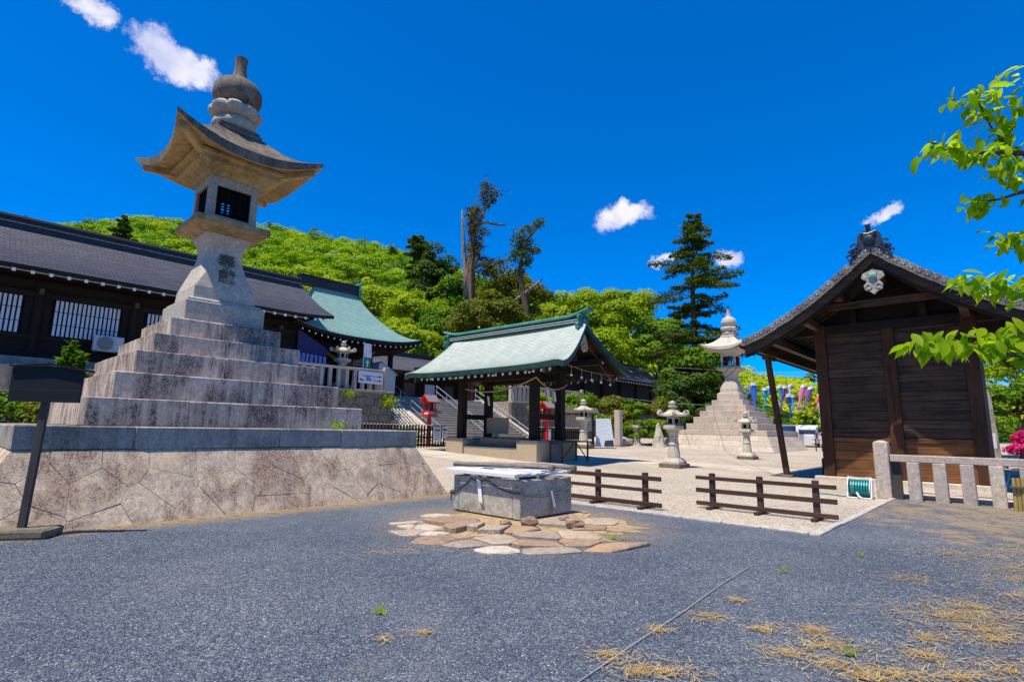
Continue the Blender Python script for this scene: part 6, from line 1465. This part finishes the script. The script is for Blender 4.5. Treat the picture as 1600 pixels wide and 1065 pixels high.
snag((1.4, 58, TZ), 'smaller snag with ragged tufts and a bare pale branch, right of the half-dead cedar',
     ([(1.7, 58, 3.6), (1.6, 58, 10), (1.49, 58, 14.9), (.96, 58, 17.1), (.79, 58, 18.9), (.91, 58, 20.8), (1.53, 58, 22.7), (2.53, 58, 24.0), (3.03, 58, 24.8)], [.5, .42, .32, .26, .22, .18, .14, .1, .04]),
     [([(-.64, 58, 15.0), (.97, 58, 16.2), (2.38, 58, 17.3), (3.23, 58, 18.1)], [.12, .19, .17, .1]), ([(.9, 58, 20.5), (.3, 58, 21.5), (.2, 58, 22.6)], [.1, .07, .03]), ([(.85, 58, 19.5), (1.8, 58, 20.5), (2.6, 58, 21.3)], [.1, .07, .03])],
     [(3.03, 58, 24.7), (2.6, 58, 24.2), (1.8, 58, 23.8), (1.08, 58, 23.6), (.51, 58, 23.0), (.24, 58, 22.3), (.89, 58, 22.0), (1.6, 58, 22.4), (1.98, 58, 21.4), (1.12, 58, 21.1), (.26, 58, 20.9), (-.17, 58, 20.4), (.7, 58, 20.2), (1.42, 58, 19.9), (.93, 58, 19.3), (.43, 58, 18.9), (2.55, 58, 21.3), (1.7, 58, 20.6), (.6, 58, 21.6), (1.4, 58, 21.8), (.9, 58, 22.8)], 2, 'bark')

# obelisk and bare shrub at the right edge
ob = thing('stone_obelisk', (23.1, 26.2, ground_z(23.1, 26.2)), 'tall pale pointed stone marker behind the right end of the storehouse', 'stone', rot=TH)
O('shaft', MB().sqloft([(.32, .3), (.2, 3.3), (.06, 3.8)]), 'granite_coping', ob); O('base', MB().cbox(-.5, .5, -.5, .5, -.05, .3, .03), 'granite_moss', ob); O('white_plate', MB().box(-.3, -.27, -.2, .2, .9, 1.6), 'white_sheet', ob)

# ---------------------------------------------------------------- pine litter and weeds on the gravel
def needles(name, spots, n_each, m_, label, seed, length=.11, lift=.10):
    rs = np.random.default_rng(seed); vs = []; ti = []
    for x, y, r_, k in spots:
        n = int(n_each * k); c = np.array([x, y]) + rs.normal(size=(n, 2)) * np.array([[1.25, .8]]) * r_ * 1.35 * rs.uniform(.1, 1.25, (n, 1)); th = rs.uniform(0, 2 * np.pi, n); L = length * rs.uniform(.5, 1.3, n); w = .0026
        d = np.stack([np.cos(th), np.sin(th)], 1); z0 = .012 + rs.uniform(0, .012, n); z1 = z0 + rs.uniform(-.2, 1, n).clip(0) * lift * L
        p0 = c - d * (L / 2)[:, None]; p1 = c + d * (L / 2)[:, None]; s_ = np.stack([-d[:, 1], d[:, 0]], 1) * w
        vs.append(np.stack([np.c_[p0 - s_, z0], np.c_[p0 + s_, z0], np.c_[p1 + s_ * .4, z1], np.c_[p1 - s_ * .4, z1]], 1)); ti.append(rs.uniform(0, 1, n))
    co = np.concatenate(vs).reshape(-1, 3).astype(np.float32); n = len(co) // 4; me = bpy.data.meshes.new(name); me.vertices.add(4 * n); me.loops.add(4 * n); me.polygons.add(n)
    me.vertices.foreach_set('co', co.ravel()); me.loops.foreach_set('vertex_index', np.arange(4 * n, dtype=np.int32)); me.polygons.foreach_set('loop_start', np.arange(0, 4 * n, 4, dtype=np.int32)); me.polygons.foreach_set('loop_total', np.full(n, 4, dtype=np.int32))
    at = me.attributes.new('tint', 'FLOAT', 'POINT'); at.data.foreach_set('value', np.repeat(np.concatenate(ti), 4).astype(np.float32)); me.update()
    O(name, me, m_, None, label, 'litter', kind='stuff')
spots = [(5.85, 7.4, .35, 1.6), (6.3, 7.26, .35, 1.6), (5.53, 6.15, .4, 2), (5.9, 6.6, .3, 1.5), (4.17, 5.13, .28, 2.2), (3.79, 4.56, .22, 2.0), (3.95, 4.9, .25, 2.2), (3.72, 4.85, .15, .8), (4.32, 6.08, .2, 1), (2.38, 4.49, .08, .8), (2.3, 4.18, .12, 1.1), (1.95, 4.03, .10, .8), (1.98, 4.47, .06, .6), (1.65, 4.75, .07, .6), (2.1, 5.19, .05, .4), (1.01, 3.71, .10, .9), (.85, 3.7, .08, .7), (.69, 3.94, .09, .6), (2.49, 3.72, .12, 1), (2.25, 3.67, .08, .7), (2.15, 3.85, .09, .7), (2.87, 3.69, .16, 1.2), (3.29, 3.8, .2, 1.5), (3.71, 4.36, .2, 1.5), (3.16, 4.34, .08, .6), (2.89, 4.04, .10, .8), (1.17, 4.43, .06, .4), (-.88, 4.15, .04, .15), (-.62, 4.28, .05, .2), (-1.57, 6.81, .2, .4), (-1.22, 7.02, .2, .4), (7.2, 8.6, .5, 2), (8.6, 9.6, .5, 2), (7.0, 7.6, .4, 2), (9.6, 11.0, .6, 2), (10.6, 11.9, .4, 1.5), (6.6, 6.7, .3, 1.5), (4.9, 5.5, .2, 1)]
for i in range(34):
    a = -.3 + i * .27; b = 9.75 + .08 * math.sin(i * 2.1) if a < 8.6 else 10; spots.append((*xy(a, b), .14, .55))
for i in range(16): spots.append((.3 + 1.9 * math.cos(i * .39), 9.1 + 1.6 * math.sin(i * .39), .16, .3))
needles('dry_needles', spots, 135, 'needle_dry', 'dry orange-brown pine needles scattered on the gravel', 7)
needles('green_weeds', [(-1.03, 4.68, .03, 1), (2.38, 4.01, .03, 1), (3.04, 6.25, .03, .7), (4.44, 7.11, .04, .7), (1.48, 7.95, .08, 2), (1.2, 8.1, .06, 1)], 50, 'leaf_lime', 'small green weeds sprouting in the gravel', 9, .06, 1.4)

# loose stones proud of the gravel bed near the camera
def scatter_gravel():
    mb = MB(); mb.add([(-3.2, 2.6, .004), (3.6, 2.6, .004), (8.2, 8.0, .004), (-7.4, 8.0, .004)], [(0, 1, 2, 3)])
    def fn(t):
        c = t.ramp(t.rnd, [(0, (.034, .042, .058)), (.45, (.082, .10, .134)), (.8, (.136, .158, .198)), (.95, (.2, .22, .26)), (1, (.44, .46, .48))]); return c
    mat('gravel_stone', fn, .75, .3)
    o = O('gravel_stones', mb.mesh('gravel_stones', fix=False), 'gravel_stone', None, 'loose blue-grey stones lying on the gravel court', 'gravel', kind='stuff')
    ng = bpy.data.node_groups.new('scatter', 'GeometryNodeTree'); ng.interface.new_socket('Geometry', in_out='INPUT', socket_type='NodeSocketGeometry'); ng.interface.new_socket('Geometry', in_out='OUTPUT', socket_type='NodeSocketGeometry')
    N = ng.nodes; Lk = ng.links; gi = N.new('NodeGroupInput'); go = N.new('NodeGroupOutput')
    d = N.new('GeometryNodeDistributePointsOnFaces'); d.inputs['Density'].default_value = 1500
    ic = N.new('GeometryNodeMeshIcoSphere'); ic.inputs['Radius'].default_value = 1.0; ic.inputs['Subdivisions'].default_value = 1
    sm = N.new('GeometryNodeSetMaterial'); sm.inputs['Material'].default_value = M['gravel_stone']
    io = N.new('GeometryNodeInstanceOnPoints')
    r1 = N.new('FunctionNodeRandomValue'); r1.data_type = 'FLOAT_VECTOR'; r1.inputs[0].default_value = (.004, .003, .002); r1.inputs[1].default_value = (.0095, .0075, .0055)
    r2 = N.new('FunctionNodeRandomValue'); r2.data_type = 'FLOAT_VECTOR'; r2.inputs[1].default_value = (6.28, 6.28, 6.28)
    Lk.new(gi.outputs[0], d.inputs['Mesh']); Lk.new(d.outputs['Points'], io.inputs['Points']); Lk.new(ic.outputs['Mesh'], sm.inputs['Geometry']); Lk.new(sm.outputs[0], io.inputs['Instance'])
    Lk.new(r1.outputs[0], io.inputs['Scale']); Lk.new(r2.outputs[0], io.inputs['Rotation']); Lk.new(io.outputs[0], go.inputs[0])
    md = o.modifiers.new('scatter', 'NODES'); md.node_group = ng
scatter_gravel()

# ---------------------------------------------------------------- cherry tree reaching in from the right
def cherry():
    rr = random.Random(12); base = Vector((6.6, 4.0, 0))
    t = thing('cherry_tree', base, 'cherry tree reaching leafy twigs into the picture from the right', 'tree', rot=0); L = lambda p: tuple(Vector(p) - base)
    mb = MB(); mb.tube([L(p) for p in ((6.6, 4.0, -.1), (6.55, 3.95, .8), (6.65, 4.0, 1.8), (6.6, 4.05, 3.0), (6.9, 4.3, 4.6), (7.0, 4.4, 6.0))], [.2, .17, .15, .12, .07, .03], 10)
    for q in ((5.6, 3.2, 4.2), (7.9, 4.4, 4.8), (6.6, 5.4, 5.0), (7.4, 3.2, 5.4), (6.2, 4.6, 5.8)): mb.tube([L((6.6, 4.05, 2.9)), L(Vector((6.6, 4.05, 2.9)).lerp(Vector(q), .5) + Vector((0, 0, .2))), L(q)], [.08, .05, .015], 7)
    TW = [[(6.6, 4.0, 2.3), (5.0, 3.2, 2.5), (3.4, 2.6, 2.55), (2.61, 2.45, 2.59), (2.44, 2.40, 2.76), (2.32, 2.35, 2.87), (2.26, 2.35, 2.96), (2.17, 2.30, 3.05)], [(3.4, 2.6, 2.55), (2.58, 2.40, 2.73), (2.40, 2.35, 2.83), (2.23, 2.30, 2.80), (2.04, 2.25, 2.77), (1.83, 2.20, 2.79)],
          [(3.4, 2.6, 2.55), (2.57, 2.40, 2.63), (2.42, 2.40, 2.66), (2.30, 2.40, 2.62), (2.19, 2.40, 2.60)], [(6.6, 4.0, 1.9), (4.8, 3.1, 2.1), (3.2, 2.5, 2.2), (2.45, 2.30, 2.31), (2.31, 2.30, 2.34), (2.22, 2.30, 2.38)],
          [(6.6, 4.0, 1.75), (4.8, 3.1, 1.9), (3.2, 2.5, 1.95), (2.31, 2.20, 2.05), (2.16, 2.20, 2.10), (1.98, 2.15, 2.12), (1.83, 2.10, 2.12)], [(6.6, 4.0, 1.5), (4.8, 3.1, 1.5), (3.2, 2.5, 1.6), (2.27, 2.20, 1.75), (2.07, 2.15, 1.82), (1.89, 2.10, 1.86), (1.71, 2.05, 1.87), (1.55, 2.00, 1.84)]]
    O('trunk', mb, 'bark', t, smooth='all')
    for w in TW:
        n = len(w); O('twig', MB().tube([L(p) for p in w], [.004 + .035 * (1 - i / (n - 1)) ** 2.4 for i in range(n)], 6), 'twig', t, smooth='all')
    CL = [(2.08, 2.30, 3.06), (2.17, 2.30, 3.08), (2.24, 2.32, 3.10), (2.36, 2.35, 3.19), (2.43, 2.35, 3.22), (2.38, 2.35, 3.06), (2.26, 2.35, 3.02), (1.85, 2.20, 2.74), (1.92, 2.20, 2.74), (2.03, 2.25, 2.75), (2.16, 2.30, 2.80), (2.23, 2.30, 2.81), (2.36, 2.35, 2.88), (2.26, 2.30, 2.73), (2.19, 2.30, 2.70), (2.35, 2.35, 2.71), (2.15, 2.40, 2.58), (2.18, 2.40, 2.57), (2.17, 2.30, 2.37), (2.23, 2.30, 2.37), (2.28, 2.30, 2.40), (1.85, 2.10, 2.12), (1.95, 2.15, 2.12), (2.02, 2.15, 2.10), (2.13, 2.20, 2.10), (2.15, 2.20, 2.16), (1.52, 2.00, 1.83), (1.57, 2.00, 1.84), (1.68, 2.05, 1.85), (1.73, 2.05, 1.84), (1.85, 2.10, 1.85), (1.93, 2.10, 1.89), (2.05, 2.15, 1.93), (2.07, 2.15, 1.89)]
    CL += [tuple(Vector(w[i]).lerp(Vector(w[i + 1]), f_)) for w in TW for i in range(3, len(w) - 1) for f_ in (.35, .8)]
    # outline of one serrate leaf, folded along the midrib
    meshes = []
    for q in range(5):
        r_ = np.random.default_rng(q); prof = [(0, .0), (.07, .07), (.2, .15), (.36, .20), (.52, .205), (.68, .165), (.80, .10), (.89, .045), (1.0, 0)]; bend = .10 + .12 * r_.uniform(); fold = .10 + .1 * r_.uniform(); vs = []; fs = []
        for x, w in prof:
            z = -bend * x * x
            vs += [(x, -w, z + fold * w * 2), (x, 0, z), (x, w, z + fold * w * 2)]
        for i in range(len(prof) - 1):
            k = 3 * i; fs += [(k, k + 3, k + 4, k + 1), (k + 1, k + 4, k + 5, k + 2)]
        mb = MB().add(vs, fs); me = mb.mesh('leaf', 'all', fix=False); at = me.attributes.new('tint', 'FLOAT', 'POINT'); at.data.foreach_set('value', [min(1, max(0, .15 + .2 * q + .1 * rr.uniform(-1, 1)))] * len(me.vertices)); me.materials.append(M['leaf_cherry']); meshes.append(me)
    rs = np.random.default_rng(5); P, N, ti, cc = crown_pts(rs, (.6, .4, 5.2), (1.9, 1.7, 1.4), 60, 7000, .3)
    O('crown', leaf_cards('crown', P, N, .11 * rs.uniform(.6, 1.3, 7000), ti, .45, rs), 'leaf_cherry', t)
    spots_ = []
    for c in CL:
        c = Vector(c)
        for k in range(rr.choice((8, 9, 10, 11))):
            me_ = rr.choice(meshes); s_ = rr.uniform(.045, .10)
            d = Vector((rr.uniform(-1, .5), rr.uniform(-.6, .6), rr.uniform(-.95, .05))).normalized()
            upv = (Vector((rr.uniform(-.5, .5), rr.uniform(-.9, .2), 1))).normalized(); z = (upv - d * upv.dot(d)).normalized(); y = z.cross(d)
            p = c + Vector((rr.uniform(-.07, .07), rr.uniform(-.05, .05), rr.uniform(-.03, .04))) - d * s_ * .3
            mtx = Matrix((d, y, z)).transposed().to_4x4(); mtx = Matrix.Translation(p - base) @ mtx @ Matrix.Scale(s_, 4); spots_.append((s_, me_, mtx))
    spots_.sort(key=lambda q: -q[0])
    for s_, me_, mtx in spots_[:295]: O('leaf', me_, None, t).matrix_local = mtx
    mb = MB(); tv = []
    for s_, me_, mtx in spots_[295:]:
        mb.add([tuple(mtx @ v.co) for v in me_.vertices], [tuple(p.vertices) for p in me_.polygons]); tv += [me_.attributes['tint'].data[0].value] * len(me_.vertices)
    me = mb.mesh('small_leaves', 'all', fix=False); me.attributes.new('tint', 'FLOAT', 'POINT').data.foreach_set('value', tv); O('small_leaves', me, 'leaf_cherry', t, kind='stuff')
cherry()
# trees along the far side of the car park
for i, (x, y, z, r_, m_, lab) in enumerate(((26, 92, 3.2, 5.0, 'leaf_mid', 'green tree beyond the car park, just right of the far giant lantern'), (35, 90, 3.0, 4.8, 'leaf_lime', 'lime tree beyond the car park behind the slanting prop'), (43, 94, 2.8, 5.2, 'leaf_mid', 'mid green tree beyond the car park behind the pink carp'), (52, 92, 3.4, 5.0, 'leaf_lime', 'light tree beyond the car park behind the orange carp'), (61, 95, 3.2, 5.2, 'leaf_mid', 'tree beyond the car park hidden mostly by the storehouse'))):
    tree('car_park_tree', lab, 'tree', (x, y, z), (r_, r_ * .8, r_ * .62), m_, 5500, .55, 120 + i, 'trees beyond the car park', -.5, 40)
